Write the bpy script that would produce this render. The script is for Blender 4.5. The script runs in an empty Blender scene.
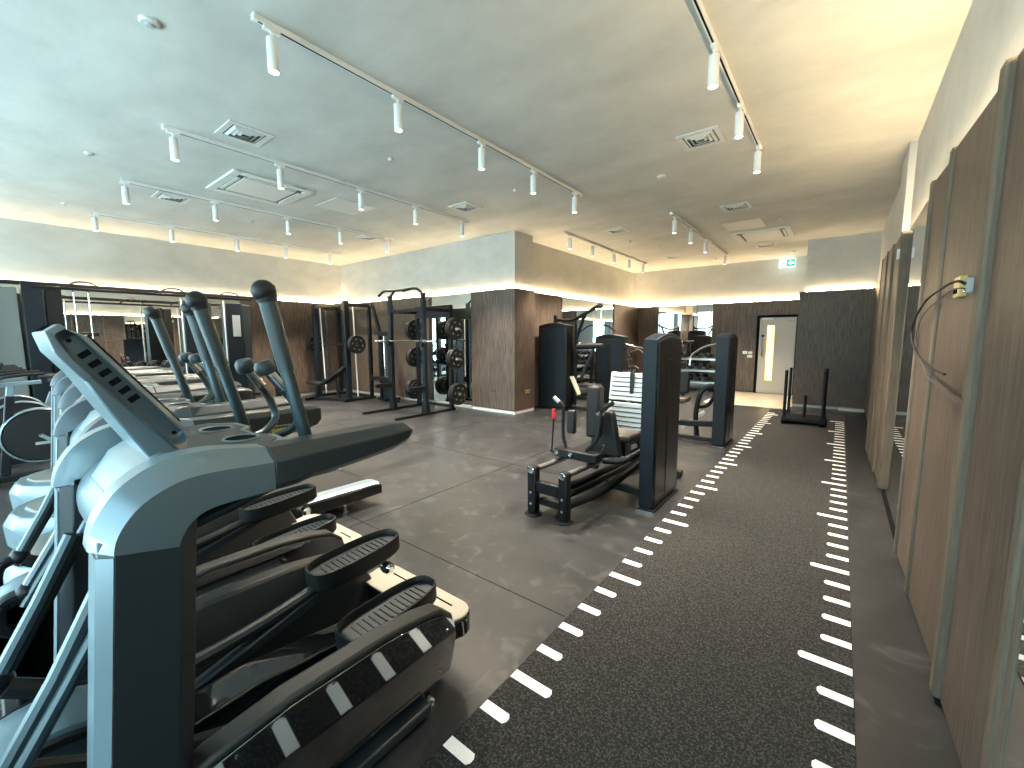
import bpy, bmesh, math, random
from mathutils import Vector, Matrix
random.seed(7)
PI = math.pi
C = bpy.context.scene.collection
scene = bpy.context.scene

# ------------------------------------------------------------------ camera
FPX = 418.53
yaw, pit, roll = math.radians(-38.0309), math.radians(-6.2573), math.radians(-0.1718)
cy, sy, cp, sp, cr, sr = math.cos(yaw), math.sin(yaw), math.cos(pit), math.sin(pit), math.cos(roll), math.sin(roll)
fw = Vector((sy*cp, cy*cp, sp)); r0 = Vector((cy, -sy, 0)); u0 = r0.cross(fw)
rt = cr*r0 + sr*u0; up = -sr*r0 + cr*u0
cam_d = bpy.data.cameras.new('camera'); cam = bpy.data.objects.new('camera', cam_d); C.objects.link(cam)
cam.matrix_world = Matrix(((rt.x, up.x, -fw.x, 0), (rt.y, up.y, -fw.y, 0), (rt.z, up.z, -fw.z, 1.5), (0, 0, 0, 1)))
cam_d.sensor_fit = 'HORIZONTAL'; cam_d.sensor_width = 36; cam_d.lens = FPX/1024*36
cam_d.clip_start = 0.02; cam_d.clip_end = 200
scene.camera = cam

# ------------------------------------------------------------------ world, daylight, exposure
w = bpy.data.worlds.new('sky'); scene.world = w; w.use_nodes = True
nt = w.node_tree; bg = nt.nodes['Background']
tc = nt.nodes.new('ShaderNodeTexCoord'); sx = nt.nodes.new('ShaderNodeSeparateXYZ'); rp = nt.nodes.new('ShaderNodeValToRGB')
nt.links.new(tc.outputs['Generated'], sx.inputs[0]); nt.links.new(sx.outputs['Z'], rp.inputs[0]); nt.links.new(rp.outputs[0], bg.inputs[0])
rp.color_ramp.elements[0].position = 0.0; rp.color_ramp.elements[0].color = (0.62, 0.86, 0.90, 1)
rp.color_ramp.elements[1].position = 0.6; rp.color_ramp.elements[1].color = (0.40, 0.74, 0.92, 1)
bg.inputs[1].default_value = 3.2

def area(name, loc, size, rot, power, col, spread=None):
    d = bpy.data.lights.new(name, 'AREA'); d.shape = 'RECTANGLE'; d.size, d.size_y = size
    d.energy = power; d.color = col
    if spread: d.spread = spread
    o = bpy.data.objects.new(name, d); C.objects.link(o); o.location = loc; o.rotation_euler = rot
    return o
DAY = (0.66, 0.95, 1.0)
# daylight coming in through the row of windows behind the camera
area('window_daylight', (-6.2, -2.75, 1.75), (9.6, 2.7), (math.radians(90), 0, 0), 345, DAY)
area('window_daylight_upward', (-5.6, -2.9, 0.5), (10.8, 1.2), (math.radians(128), 0, 0), 215, DAY)

scene.view_settings.view_transform = 'Standard'; scene.view_settings.look = 'None'
scene.view_settings.gamma = 1; scene.view_settings.use_curve_mapping = False
scene.view_settings.exposure = 1.0
try:
    scene.cycles.use_denoising = True; scene.cycles.max_bounces = 8; scene.cycles.diffuse_bounces = 4
    scene.cycles.glossy_bounces = 4; scene.cycles.sample_clamp_indirect = 6
    scene.cycles.caustics_reflective = False; scene.cycles.caustics_refractive = False
except Exception:
    pass
LED_COL = (1.0, 0.76, 0.44)
LED_STRENGTH = 52

# ------------------------------------------------------------------ materials
MT = {}
def mat(name, col, rough=0.5, metal=0.0, emit=None, estr=0, spec=None):
    m = bpy.data.materials.new(name); m.use_nodes = True
    b = m.node_tree.nodes['Principled BSDF']
    b.inputs['Base Color'].default_value = (*col, 1); b.inputs['Roughness'].default_value = rough
    b.inputs['Metallic'].default_value = metal
    if spec is not None: b.inputs['Specular IOR Level'].default_value = spec
    if emit:
        b.inputs['Emission Color'].default_value = (*emit, 1); b.inputs['Emission Strength'].default_value = estr
    MT[name] = m
    return m
def noise_mat(name, c1, c2, scale, stretch=(1, 1, 1), rough=(0.5, 0.5), detail=6, bump=0, metal=0, lo=0.35, hi=0.65, second=None):
    m = mat(name, c1, rough[0], metal); t = m.node_tree; b = t.nodes['Principled BSDF']
    tc = t.nodes.new('ShaderNodeTexCoord'); mp = t.nodes.new('ShaderNodeMapping'); n = t.nodes.new('ShaderNodeTexNoise'); r = t.nodes.new('ShaderNodeValToRGB')
    t.links.new(tc.outputs['Object'], mp.inputs[0]); mp.inputs['Scale'].default_value = stretch
    t.links.new(mp.outputs[0], n.inputs['Vector']); n.inputs['Scale'].default_value = scale; n.inputs['Detail'].default_value = detail
    n.inputs['Roughness'].default_value = 0.62
    t.links.new(n.outputs[0], r.inputs[0])
    r.color_ramp.elements[0].position = lo; r.color_ramp.elements[0].color = (*c1, 1)
    r.color_ramp.elements[1].position = hi; r.color_ramp.elements[1].color = (*c2, 1)
    out = r.outputs[0]
    if second:       # a second, larger mottling multiplied in
        s2, amt = second
        n2 = t.nodes.new('ShaderNodeTexNoise'); n2.inputs['Scale'].default_value = s2; n2.inputs['Detail'].default_value = 4
        t.links.new(tc.outputs['Object'], n2.inputs['Vector'])
        mr = t.nodes.new('ShaderNodeMapRange'); mr.inputs[1].default_value = 0.3; mr.inputs[2].default_value = 0.7
        mr.inputs[3].default_value = 1-amt; mr.inputs[4].default_value = 1+amt
        t.links.new(n2.outputs[0], mr.inputs[0])
        vm = t.nodes.new('ShaderNodeVectorMath'); vm.operation = 'SCALE'
        t.links.new(out, vm.inputs[0]); t.links.new(mr.outputs[0], vm.inputs['Scale']); out = vm.outputs[0]
    t.links.new(out, b.inputs['Base Color'])
    if rough[0] != rough[1]:
        mr = t.nodes.new('ShaderNodeMapRange'); mr.inputs[3].default_value = rough[0]; mr.inputs[4].default_value = rough[1]
        t.links.new(n.outputs[0], mr.inputs[0]); t.links.new(mr.outputs[0], b.inputs['Roughness'])
    if bump:
        bp = t.nodes.new('ShaderNodeBump'); bp.inputs['Strength'].default_value = bump; bp.inputs['Distance'].default_value = 0.004
        t.links.new(n.outputs[0], bp.inputs['Height']); t.links.new(bp.outputs[0], b.inputs['Normal'])
    return m
noise_mat('wood', (0.056, 0.038, 0.029), (0.145, 0.104, 0.081), 9, (8, 8, 0.40), (0.45, 0.58), 8, 0.05, lo=0.38, hi=0.64, second=(1.6, 0.12))
noise_mat('wood_lit_edge', (0.125, 0.098, 0.072), (0.165, 0.130, 0.098), 10, (8, 8, 0.6), (0.65, 0.7), 5)  # panel wood made paler and warmer: light on the returns put into the colour
MT['wood_lit_edge'].node_tree.nodes['Principled BSDF'].inputs['Specular IOR Level'].default_value = .25
noise_mat('ceiling_plaster', (0.47, 0.475, 0.45), (0.62, 0.62, 0.59), 1.1, (1, 1.6, 1), (0.85, 0.85), 7, 0.05, lo=0.3, hi=0.7)
noise_mat('wall_plaster', (0.46, 0.455, 0.43), (0.58, 0.57, 0.54), 1.7, (1, 1, 1.6), (0.8, 0.8), 7, 0.05, lo=0.3, hi=0.7)
noise_mat('tile', (0.72, 0.62, 0.46), (0.80, 0.70, 0.54), 3, (1, 1, 1), (0.15, 0.25), 3)
noise_mat('turf', (0.003, 0.003, 0.003), (0.072, 0.071, 0.070), 120, (1, 1, 1), (0.95, 0.95), 2, 0.5, lo=0.46, hi=0.76)
# vinyl floor: dark grey with a clouded print and pale dust prints
m = noise_mat('vinyl_floor', (0.0125, 0.0135, 0.0152), (0.032, 0.034, 0.037), 2.6, (1, 1, 1), (0.30, 0.42), 9, 0.02, lo=0.3, hi=0.75, second=(8, 0.10))
t = m.node_tree; b = t.nodes['Principled BSDF']; base = b.inputs['Base Color'].links[0].from_socket
tcn = t.nodes.new('ShaderNodeTexCoord'); dn = t.nodes.new('ShaderNodeTexNoise'); dn.inputs['Scale'].default_value = 5.5; dn.inputs['Detail'].default_value = 8; dn.inputs['Distortion'].default_value = 1.2
t.links.new(tcn.outputs['Object'], dn.inputs['Vector'])
dr = t.nodes.new('ShaderNodeMapRange'); dr.inputs[1].default_value = 0.55; dr.inputs[2].default_value = 0.75; dr.inputs[3].default_value = 0; dr.inputs[4].default_value = 0.75
t.links.new(dn.outputs[0], dr.inputs[0])
mx = t.nodes.new('ShaderNodeMixRGB'); mx.inputs['Color2'].default_value = (0.078, 0.080, 0.084, 1)
t.links.new(dr.outputs[0], mx.inputs['Fac']); t.links.new(base, mx.inputs['Color1']); t.links.new(mx.outputs[0], b.inputs['Base Color'])

mat('black_metal', (0.005, 0.006, 0.008), 0.42, spec=.3)
mat('black_plastic', (0.007, 0.008, 0.009), 0.5, spec=.35)
mat('black_upholstery', (0.009, 0.010, 0.011), 0.5, spec=.3)
mat('slate_panel', (0.008, 0.013, 0.019), 0.45, 0.0, spec=.22)
mat('tower_side', (0.005, 0.0055, 0.006), 0.36, spec=.25)
mat('gloss_black', (0.006, 0.007, 0.008), 0.06, 0.0, spec=0.8)
mat('graphite', (0.034, 0.044, 0.052), 0.40, 0.15)
mat('dark_graphite', (0.014, 0.019, 0.022), 0.45, 0.1)
mat('silver_shell', (0.20, 0.27, 0.31), 0.32, 0.3)
mat('silver_paint', (0.16, 0.215, 0.25), 0.34, 0.3)
mat('steel_blue_tube', (0.055, 0.085, 0.10), 0.30, 0.4)
mat('grip_rubber', (0.035, 0.052, 0.062), 0.42)
mat('chrome', (0.75, 0.76, 0.78), 0.12, 1.0)
mat('brushed_steel', (0.55, 0.55, 0.54), 0.3, 1.0)
mat('smoked_gloss', (0.28, 0.29, 0.30), 0.05, 1.0)
mat('white_paint', (0.80, 0.80, 0.78), 0.4)
mat('white_line', (0.93, 0.93, 0.92), 0.7)
mat('cream_plate', (0.50, 0.46, 0.39), 0.4)
mat('dim_shell', (0.075, 0.098, 0.115), 0.34, 0.25)
mat('taupe_cover', (0.036, 0.036, 0.034), 0.5)
mat('light_grey', (0.45, 0.46, 0.46), 0.5)
mat('shroud_grey', (0.16, 0.165, 0.155), 0.5)
mat('footplate', (0.48, 0.52, 0.54), 0.45, 0.1)
mat('brown_seat', (0.055, 0.045, 0.040), 0.55)
mat('red_plastic', (0.45, 0.02, 0.03), 0.4)
mat('yellow_mark', (0.65, 0.62, 0.10), 0.5)
mat('grey_mark', (0.35, 0.36, 0.36), 0.5)
mat('gold_mark', (0.26, 0.23, 0.15), 0.4)
mat('brass', (0.65, 0.50, 0.20), 0.35, 0.4)
mat('door_paint', (0.50, 0.47, 0.43), 0.45)
mat('dark_recess', (0.006, 0.007, 0.008), 0.8, spec=.05)
mat('louvre_white', (0.62, 0.63, 0.61), 0.5)
mat('vent_shadow', (0.10, 0.105, 0.105), 0.7)
mat('purple_cable', (0.075, 0.055, 0.085), 0.5)
mat('green_sign', (0.0, 0.30, 0.16), 0.4, emit=(0.0, 0.32, 0.16), estr=0.8)
mat('lit_white', (0.8, 0.9, 0.88), 0.4, emit=(0.75, 1.0, 0.93), estr=2.2)
mat('lit_glass', (0.9, 0.7, 0.35), 0.4, emit=(1.0, 0.66, 0.26), estr=1.15)
mat('lamp_lens', (0.9, 0.9, 0.9), 0.3, emit=(1.0, 0.96, 0.88), estr=5)
mat('led', LED_COL, 0.5, emit=LED_COL, estr=LED_STRENGTH)
mat('led_cool', (0.9, 0.95, 1), 0.5, emit=(0.85, 0.95, 1.0), estr=0.9)
mat('mirror', (0.82, 0.86, 0.85), 0.0, 1.0)
mat('asphalt', (0.25, 0.27, 0.28), 0.8)
mat('facade', (0.52, 0.58, 0.60), 0.7)
mat('aluminium_frame', (0.12, 0.13, 0.14), 0.4, 0.5)
g = mat('glass', (1, 1, 1), 0.0); t = g.node_tree; t.nodes.remove(t.nodes['Principled BSDF'])
tr = t.nodes.new('ShaderNodeBsdfTransparent'); gl = t.nodes.new('ShaderNodeBsdfGlossy'); gl.inputs['Roughness'].default_value = 0.02
ms = t.nodes.new('ShaderNodeMixShader'); ms.inputs[0].default_value = 0.06
t.links.new(tr.outputs[0], ms.inputs[1]); t.links.new(gl.outputs[0], ms.inputs[2]); t.links.new(ms.outputs[0], t.nodes['Material Output'].inputs[0])

# ------------------------------------------------------------------ mesh builder
def smooth_path(pts, n=6):
    P = [Vector(p) for p in pts]
    if len(P) < 3: return P
    out = []
    for i in range(len(P)-1):
        a = P[i-1] if i else P[0]*2-P[1]; b = P[i]; c = P[i+1]; d = P[i+2] if i+2 < len(P) else P[-1]*2-P[-2]
        for k in range(n):
            s = k/n
            out.append(0.5*((2*b)+(-a+c)*s+(2*a-5*b+4*c-d)*s*s+(-a+3*b-3*c+d)*s**3))
    out.append(P[-1]); return out
class MB:
    def __init__(s): s.v = []; s.f = []
    def add(s, vs, fs):
        o = len(s.v); s.v += [tuple(v) for v in vs]; s.f += [tuple(i+o for i in f) for f in fs]; return s
    def b(s, x0, x1, y0, y1, z0, z1):
        x0, x1 = sorted((x0, x1)); y0, y1 = sorted((y0, y1)); z0, z1 = sorted((z0, z1))
        return s.add([(x0,y0,z0),(x1,y0,z0),(x1,y1,z0),(x0,y1,z0),(x0,y0,z1),(x1,y0,z1),(x1,y1,z1),(x0,y1,z1)],
                     [(3,2,1,0),(4,5,6,7),(0,1,5,4),(1,2,6,5),(2,3,7,6),(3,0,4,7)])
    def ob(s, c, size, M):     # oriented box, M a 3x3
        hx, hy, hz = (q/2 for q in size); c = Vector(c)
        vs = [c+M@Vector(q) for q in ((-hx,-hy,-hz),(hx,-hy,-hz),(hx,hy,-hz),(-hx,hy,-hz),(-hx,-hy,hz),(hx,-hy,hz),(hx,hy,hz),(-hx,hy,hz))]
        return s.add(vs, [(3,2,1,0),(4,5,6,7),(0,1,5,4),(1,2,6,5),(2,3,7,6),(3,0,4,7)])
    def beam(s, p0, p1, w, h, upv=(0,0,1)):   # rectangular bar between points
        p0 = Vector(p0); p1 = Vector(p1); d = (p1-p0).normalized(); u = Vector(upv)
        if abs(d.dot(u)) > .98: u = Vector((1,0,0)) if abs(d.x) < .9 else Vector((0,1,0))
        r = d.cross(u).normalized(); u = r.cross(d)
        M = Matrix((r, d, u)).transposed()
        return s.ob((p0+p1)/2, (w, (p1-p0).length, h), M)
    def loft(s, secs, cap=True, closed=True):
        n = len(secs[0]); vs = [v for q in secs for v in q]; fs = []
        for i in range(len(secs)-1):
            for k in range(n if closed else n-1):
                a = i*n+k; b_ = i*n+(k+1) % n
                fs.append((a, b_, b_+n, a+n))
        if cap: fs.append(tuple(range(n-1, -1, -1))); fs.append(tuple((len(secs)-1)*n+k for k in range(n)))
        return s.add(vs, fs)
    def tube(s, pts, r, n=10, smooth=0, cap=True):
        P = smooth_path(pts, smooth) if smooth else [Vector(p) for p in pts]
        rs = r if isinstance(r, (list, tuple)) else None
        secs = []; t0 = (P[1]-P[0]).normalized(); u = Vector((0,0,1))
        if abs(t0.dot(u)) > .95: u = Vector((1,0,0))
        u = (u-t0*u.dot(t0)).normalized()
        for i, p in enumerate(P):
            t = (P[min(i+1, len(P)-1)]-P[max(i-1, 0)]).normalized()
            u = (u-t*u.dot(t)).normalized(); q = t.cross(u)
            rr = r if rs is None else rs[0]+(rs[-1]-rs[0])*i/(len(P)-1)
            secs.append([p+rr*(math.cos(a)*u+math.sin(a)*q) for a in (2*PI*k/n for k in range(n))])
        return s.loft(secs, cap)
    def cyl(s, p0, p1, r, n=16): return s.tube([p0, p1], r, n)
    def lathe(s, prof, o, ax, n=24):       # prof: (radius, height) along ax
        o = Vector(o); a = Vector(ax).normalized(); u = Vector((0,0,1)) if abs(a.z) < .9 else Vector((1,0,0))
        u = (u-a*u.dot(a)).normalized(); q = a.cross(u)
        return s.loft([[o+a*h+max(r, 1e-4)*(math.cos(t)*u+math.sin(t)*q) for t in (2*PI*k/n for k in range(n))] for r, h in prof])
    def ball(s, c, r, n=16, sq=(1,1,1)):
        m = 10; c = Vector(c)
        return s.loft([[c+Vector((r*sq[0]*math.sin(PI*(i+.02)/(m+.04))*math.cos(2*PI*k/n), r*sq[1]*math.sin(PI*(i+.02)/(m+.04))*math.sin(2*PI*k/n), -r*sq[2]*math.cos(PI*(i+.02)/(m+.04)))) for k in range(n)] for i in range(m+1)])
    def prism(s, poly, ax, a0, a1):        # poly in the plane across ax ('x': (y,z), 'y': (x,z), 'z': (x,y))
        f = {'x': lambda p, a: (a, p[0], p[1]), 'y': lambda p, a: (p[0], a, p[1]), 'z': lambda p, a: (p[0], p[1], a)}[ax]
        return s.loft([[f(p, a0) for p in poly], [f(p, a1) for p in poly]])
    def disc_plate(s, c, ax, R, th, hole=0.03):   # a weight plate with raised rim and hub
        return s.lathe([(hole, -th/2), (R*.3, -th/2), (R*.32, -th*.32), (R*.78, -th*.32), (R*.82, -th/2), (R*.97, -th/2), (R, -th*.35), (R, th*.35), (R*.97, th/2), (R*.82, th/2), (R*.78, th*.32), (R*.32, th*.32), (R*.3, th/2), (hole, th/2)], c, ax, 28)
    def mesh(s, name, sm=True, ang=35):
        me = bpy.data.meshes.new(name); me.from_pydata(s.v, [], s.f)
        bm = bmesh.new(); bm.from_mesh(me); bmesh.ops.recalc_face_normals(bm, faces=bm.faces[:]); bm.to_mesh(me); bm.free()
        if sm:
            me.polygons.foreach_set('use_smooth', [True]*len(me.polygons)); me.set_sharp_from_angle(angle=math.radians(ang))
        return me
    def build(s, name, m, parent=None, bevel=0, seg=2, label=None, ang=35):
        me = s.mesh(name, ang=ang); me.materials.append(MT[m]); o = bpy.data.objects.new(name, me); C.objects.link(o)
        if bevel:
            bv = o.modifiers.new('bevel', 'BEVEL'); bv.width = bevel; bv.segments = seg; bv.limit_method = 'ANGLE'; bv.angle_limit = math.radians(30)
            bv.harden_normals = False
        if parent: o.parent = parent
        if label: o['label'] = label
        return o
def thing(name, label, cat, loc=(0,0,0), rz=0, group=None):
    o = bpy.data.objects.new(name, None); C.objects.link(o); o.empty_display_size = .1
    o.location = loc; o.rotation_euler = (0,0,rz); o['label'] = label; o['category'] = cat
    if group: o['group'] = group
    return o
def tag(o, label, cat, group=None):
    o['label'] = label; o['category'] = cat
    if group: o['group'] = group
    return o
def struct(name, mb, m, bevel=0):
    o = mb.build(name, m, bevel=bevel); o['kind'] = 'structure'; return o
def dup(root, loc=None, label=None, rz=None):
    r = root.copy(); C.objects.link(r)
    if loc is not None: r.location = loc
    if rz is not None: r.rotation_euler = (0,0,rz)
    if label: r['label'] = label
    for ch in list(root.children):
        c = ch.copy(); C.objects.link(c); c.parent = r
        for gch in list(ch.children):
            d = gch.copy(); C.objects.link(d); d.parent = c
    return r

# ================================================================== ROOM SHELL
ZC, ZW = 3.54, 2.46
XL, XR = -11.25, 0.50          # plaster faces of the long walls
struct('floor', MB().b(-11.6, 1.1, -2.4, 13.3, -0.12, 0), 'vinyl_floor')
struct('ceiling', MB().b(-11.6, 1.1, -2.4, 13.3, ZC, ZC+.12), 'ceiling_plaster')
struct('wall_left', MB().b(XL-.2, XL, -2.2, 6.85, 0, ZC), 'wall_plaster')
struct('wall_front', MB().prism([(XL-.2, 6.53), (-5.03, 6.53), (-5.03, 7.12), (-5.35, 7.12), (-5.35, 6.85), (XL-.2, 6.85)], 'z', 0, ZC), 'wall_plaster')
struct('wall_side', MB().b(-5.6, -5.32, 6.85, 13.3, 0, ZC), 'wall_plaster')
struct('wall_end', MB().b(-5.6, 1.1, 13.12, 13.3, 0, ZC), 'wall_plaster')
struct('wall_right', MB().b(XR, XR+.25, -2.2, 13.3, 0, ZC).b(.44, XR+.02, 6.25, 6.95, ZW+.02, ZC), 'wall_plaster')
# projecting block at the end of the turf
struct('wall_block', MB().b(-.68, XR, 11.03, 13.12, 0, ZC), 'wall_plaster')
# back wall with the windows (behind the camera, seen only in mirrors and gloss)
wx = [-11.2, -9.3, -7.4, -5.5, -3.6, -1.7, .45]
bw = MB().b(-11.45, .75, -2.4, -2.2, 0, .25).b(-11.45, .75, -2.4, -2.2, 3.15, ZC)
for x in wx: bw.b(x-.11, x+.11, -2.4, -2.2, .25, 3.15)
struct('wall_back', bw, 'wall_plaster')
for i in range(6):
    a, b_ = wx[i]+.11, wx[i+1]-.11
    fr = struct('window_%d' % (i+1), MB().b(a, b_, -2.36, -2.3, .25, .31).b(a, b_, -2.36, -2.3, 3.09, 3.15).b(a, a+.05, -2.36, -2.3, .31, 3.09).b(b_-.05, b_, -2.36, -2.3, .31, 3.09).b((a+b_)/2-.025, (a+b_)/2+.025, -2.36, -2.3, .31, 3.09), 'aluminium_frame')
    MB().b(a+.05, b_-.05, -2.335, -2.325, .31, 3.09).build('window_glass', 'glass', fr)
struct('ground', MB().b(-40, 30, -40, -2.45, -.3, -.12), 'asphalt')

# wood panelling
n_trim = [0]
def trim(mb, m='wood', bevel=.004):
    n_trim[0] += 1
    return struct('trim_%d' % n_trim[0], mb, m, bevel)
# pillar: front and side panels with a pale plinth line
trim(MB().b(-6.12, -4.97, 6.44, 6.53, .06, ZW))
trim(MB().b(-5.03, -4.97, 6.53, 7.12, .06, ZW))
trim(MB().prism([(-6.12, 6.45), (-4.98, 6.45), (-4.98, 7.11), (-5.03, 7.11), (-5.03, 6.53), (-6.12, 6.53)], 'z', 0, .055), 'white_paint', 0)
# front wall behind the racks
trim(MB().b(XL, -9.25, 6.46, 6.53, .07, ZW).b(-9.235, -7.45, 6.445, 6.53, .07, ZW))
trim(MB().b(XL, -6.12, 6.47, 6.53, 0, .06), 'light_grey', 0)
# left wall wood to the right of its mirror, and to the left
trim(MB().b(XL, XL+.08, 3.95, 6.45, .07, ZW))
trim(MB().b(XL, XL+.08, -2.2, 0.35, .07, ZW))
trim(MB().b(XL, XL+.06, -2.2, 6.5, 0, .06), 'light_grey', 0)
# side wall beyond the pillar
trim(MB().b(-5.32, -5.16, 7.14, 8.45, 0.02, ZW))
trim(MB().b(-5.32, -5.10, 11.25, 13.02, 0.02, ZW))
# end wall: corner panel, then the panels round the door
trim(MB().b(-5.10, -4.47, 12.98, 13.12, 0.02, ZW))
trim(MB().b(-2.92, -1.80, 12.98, 13.12, 0.02, ZW).b(-1.80, -.86, 12.98, 13.12, 2.07, ZW).b(-.86, -.68, 12.98, 13.12, 0.02, ZW))
# block panelling
trim(MB().b(-.76, XR, 10.93, 11.03, .06, ZW).b(-.76, -.68, 11.03, 13.0, .06, ZW))
trim(MB().b(-.75, XR, 10.94, 11.03, 0, .055), 'light_grey', 0)
# right wall: sawtooth panels, near group and far group
def wedge(y0, x0, y1, x1, z0=.035, z1=ZW):   # panel between two depths
    return [(x0, y0), (x1, y1), (XR, y1), (XR, y0)]
for (ya, xa, yb, xb) in ((1.77, .430, 2.30, .415), (2.42, .425, 3.17, .400), (3.24, .415, 3.76, .395)):
    trim(MB().prism(wedge(ya, xa, yb, xb), 'z', .02, ZW))
trim(MB().b(.43, XR, 2.26, 2.46, .02, ZW).b(.42, XR, 3.15, 3.26, .02, ZW))
for (y, wd, x) in ((1.735, .03, .415), (2.345, .038, .390), (3.205, .028, .385), (3.785, .028, .380)):
    trim(MB().b(x, XR, y-wd, y+wd, .02, ZW+.01), 'wood_lit_edge', .012)
trim(MB().b(.425, XR, 1.665, 1.705, 0, ZW), 'wood_lit_edge', .003)
for (ya, xa, yb, xb) in ((5.42, .385, 5.98, .385), (6.02, .370, 6.50, .365), (6.54, .36, 7.08, .35)):
    trim(MB().prism(wedge(ya, xa, yb, xb), 'z', .02, ZW))
trim(MB().b(.378, XR, 5.34, 5.42, .02, ZW+.01), 'wood_lit_edge', .008)
trim(MB().b(.362, XR, 5.98, 6.03, .02, ZW+.01), 'wood_lit_edge', .006)
trim(MB().b(.352, XR, 6.50, 6.55, .02, ZW+.01), 'wood_lit_edge', .006)
trim(MB().b(.345, XR, 7.08, 7.14, .02, ZW+.01), 'wood_lit_edge', .006)
trim(MB().b(.46, XR, 7.14, 10.93, .02, ZW))
# tile floor at the door and floor seams
struct('floor_tile', MB().b(-2.45, -.76, 10.38, 12.98, -.05, .004), 'tile')
seam = MB()
for y in (1.84, 3.84, 5.84, 7.84): seam.b(-11.2, -1.08, y-.0025, y+.0025, -.01, .0008)
for x in (-3.0, -5.0, -7.0): seam.b(x-.0025, x+.0025, -2.2, 6.4, -.01, .0008)
struct('trim_seams', seam, 'dark_recess')

# mirrors
def mirror(label, mb): tag(mb.build('wall_mirror', 'mirror'), label, 'mirror')
mirror('tall frameless wall mirror behind the cable station on the long left wall', MB().b(XL, XL+.03, .35, 2.15, .07, ZW-.01).b(XL, XL+.03, 2.155, 3.94, .07, ZW-.01))
mirror('narrow frameless mirror between the squat rack and the wood-clad pillar', MB().b(-7.44, -6.13, 6.50, 6.53, .07, ZW-.01))
mirror('frameless mirror behind the dark machine with the raised arm on the side wall', MB().b(-5.32, -5.13, 8.46, 9.85, .07, ZW-.01).b(-5.32, -5.13, 9.855, 11.24, .07, ZW-.01))
mirror('frameless mirror in the end wall left of the wood panels and door', MB().b(-4.46, -3.70, 13.03, 13.12, .07, ZW-.01).b(-3.695, -2.93, 13.03, 13.12, .07, ZW-.01))
mirror('mirror strip between the two groups of wood panels on the right wall', MB().b(.418, XR, 3.815, 5.335, .02, ZW-.01))
mirror('mirror at the right edge of the picture in front of the nearest wood panel', MB().b(.430, XR, -2.2, 1.665, .02, ZW-.01))
trim(MB().b(.405, XR, 3.82, 5.33, 0, .02), 'dark_recess', 0)

# cove lights (LED strips lying on top of the panelling, washing the plaster)
def led(label, mb): tag(mb.build('led_strip', 'led'), label, 'cove light', 'warm cove lights above the wood panelling')
ZL = ZW-.03
led('warm cove light along the top of the long left wall', MB().b(XL+.004, XL+.03, -2.1, 6.5, ZW+.005, ZW+.02))
led('warm cove light above the squat racks on the front wall', MB().b(XL+.05, -5.05, 6.505, 6.526, ZW+.005, ZW+.02))
led('short warm cove light on the side face of the pillar', MB().b(-5.026, -5.006, 6.53, 7.1, ZW+.004, ZW+.016))
led('warm cove light above the side wall beyond the pillar', MB().b(-5.31, -5.28, 7.2, 13.0, ZW+.005, ZW+.02))
led('warm cove light above the door on the end wall', MB().b(-5.2, -.8, 13.075, 13.105, ZW+.005, ZW+.02))
led('warm cove light on top of the dark block at the end of the turf', MB().b(-.66, .42, 11.0, 11.02, ZW+.005, ZW+.02))
led('warm cove light along the top of the right wall panels', MB().b(.458, .495, 0.0, 7.1, ZW+.003, ZW+.018))

# ------------------------------------------------------------------ turf lane
turf = thing('turf_lane', 'dark speckled sled turf lane with white tick marks along both edges', 'turf')
MB().b(-1.065, .14, -2.1, 10.2, 0, .006).build('turf', 'turf', turf)
def tick(x0, x1, y, hw=.024):      # painted line with a rounded inner end
    s = 1 if x1 > x0 else -1
    MB().prism([(x0, y-hw), (x1-s*.01, y-hw), (x1, y-hw*.4), (x1, y+hw*.4), (x1-s*.01, y+hw), (x0, y+hw)], 'z', .003, .0085).build('tick_mark', 'white_line', turf)
for k in range(50):
    y = -.25+.2015*k; tick(-1.06, -.865 if k % 5 == 3 else -.935, y)
for k in range(48):
    y = -.116+.2005*k; tick(.137, -.065 if k % 5 == 2 else .015, y)

# ------------------------------------------------------------------ door
dr = struct('door_1', MB().b(-1.74, -.92, 13.0, 13.05, .012, 2.02), 'door_paint', .004)
MB().b(-1.80, -1.745, 12.96, 13.1, 0, 2.08).b(-.915, -.86, 12.96, 13.1, 0, 2.08).b(-1.745, -.915, 12.96, 13.1, 2.025, 2.08).build('door_frame', 'dark_recess', dr)
MB().b(-1.565, -1.375, 12.985, 13.0, .34, 1.83).build('window_frame', 'brass', dr)
MB().b(-1.545, -1.395, 12.978, 12.99, .36, 1.81).build('window_pane', 'lit_glass', dr, label='narrow window glowing amber')
MB().b(-1.68, -1.42, 12.93, 12.995, 1.955, 2.02).build('door_closer', 'white_paint', dr, .008)
MB().tube([(-1.655, 12.99, 1.42), (-1.655, 12.93, 1.40), (-1.655, 12.93, 1.02), (-1.655, 12.99, 1.00)], .014, 8).build('door_handle', 'brushed_steel', dr)
MB().lathe([(.03, 0), (.035, .01), (.02, .025)], (-1.65, 12.995, 1.54), (0, -1, 0)).build('lock', 'dark_graphite', dr)
MB().b(-1.13, -.95, 12.99, 13.0, 1.90, 1.93).build('door_notice', 'grey_mark', dr)
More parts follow.
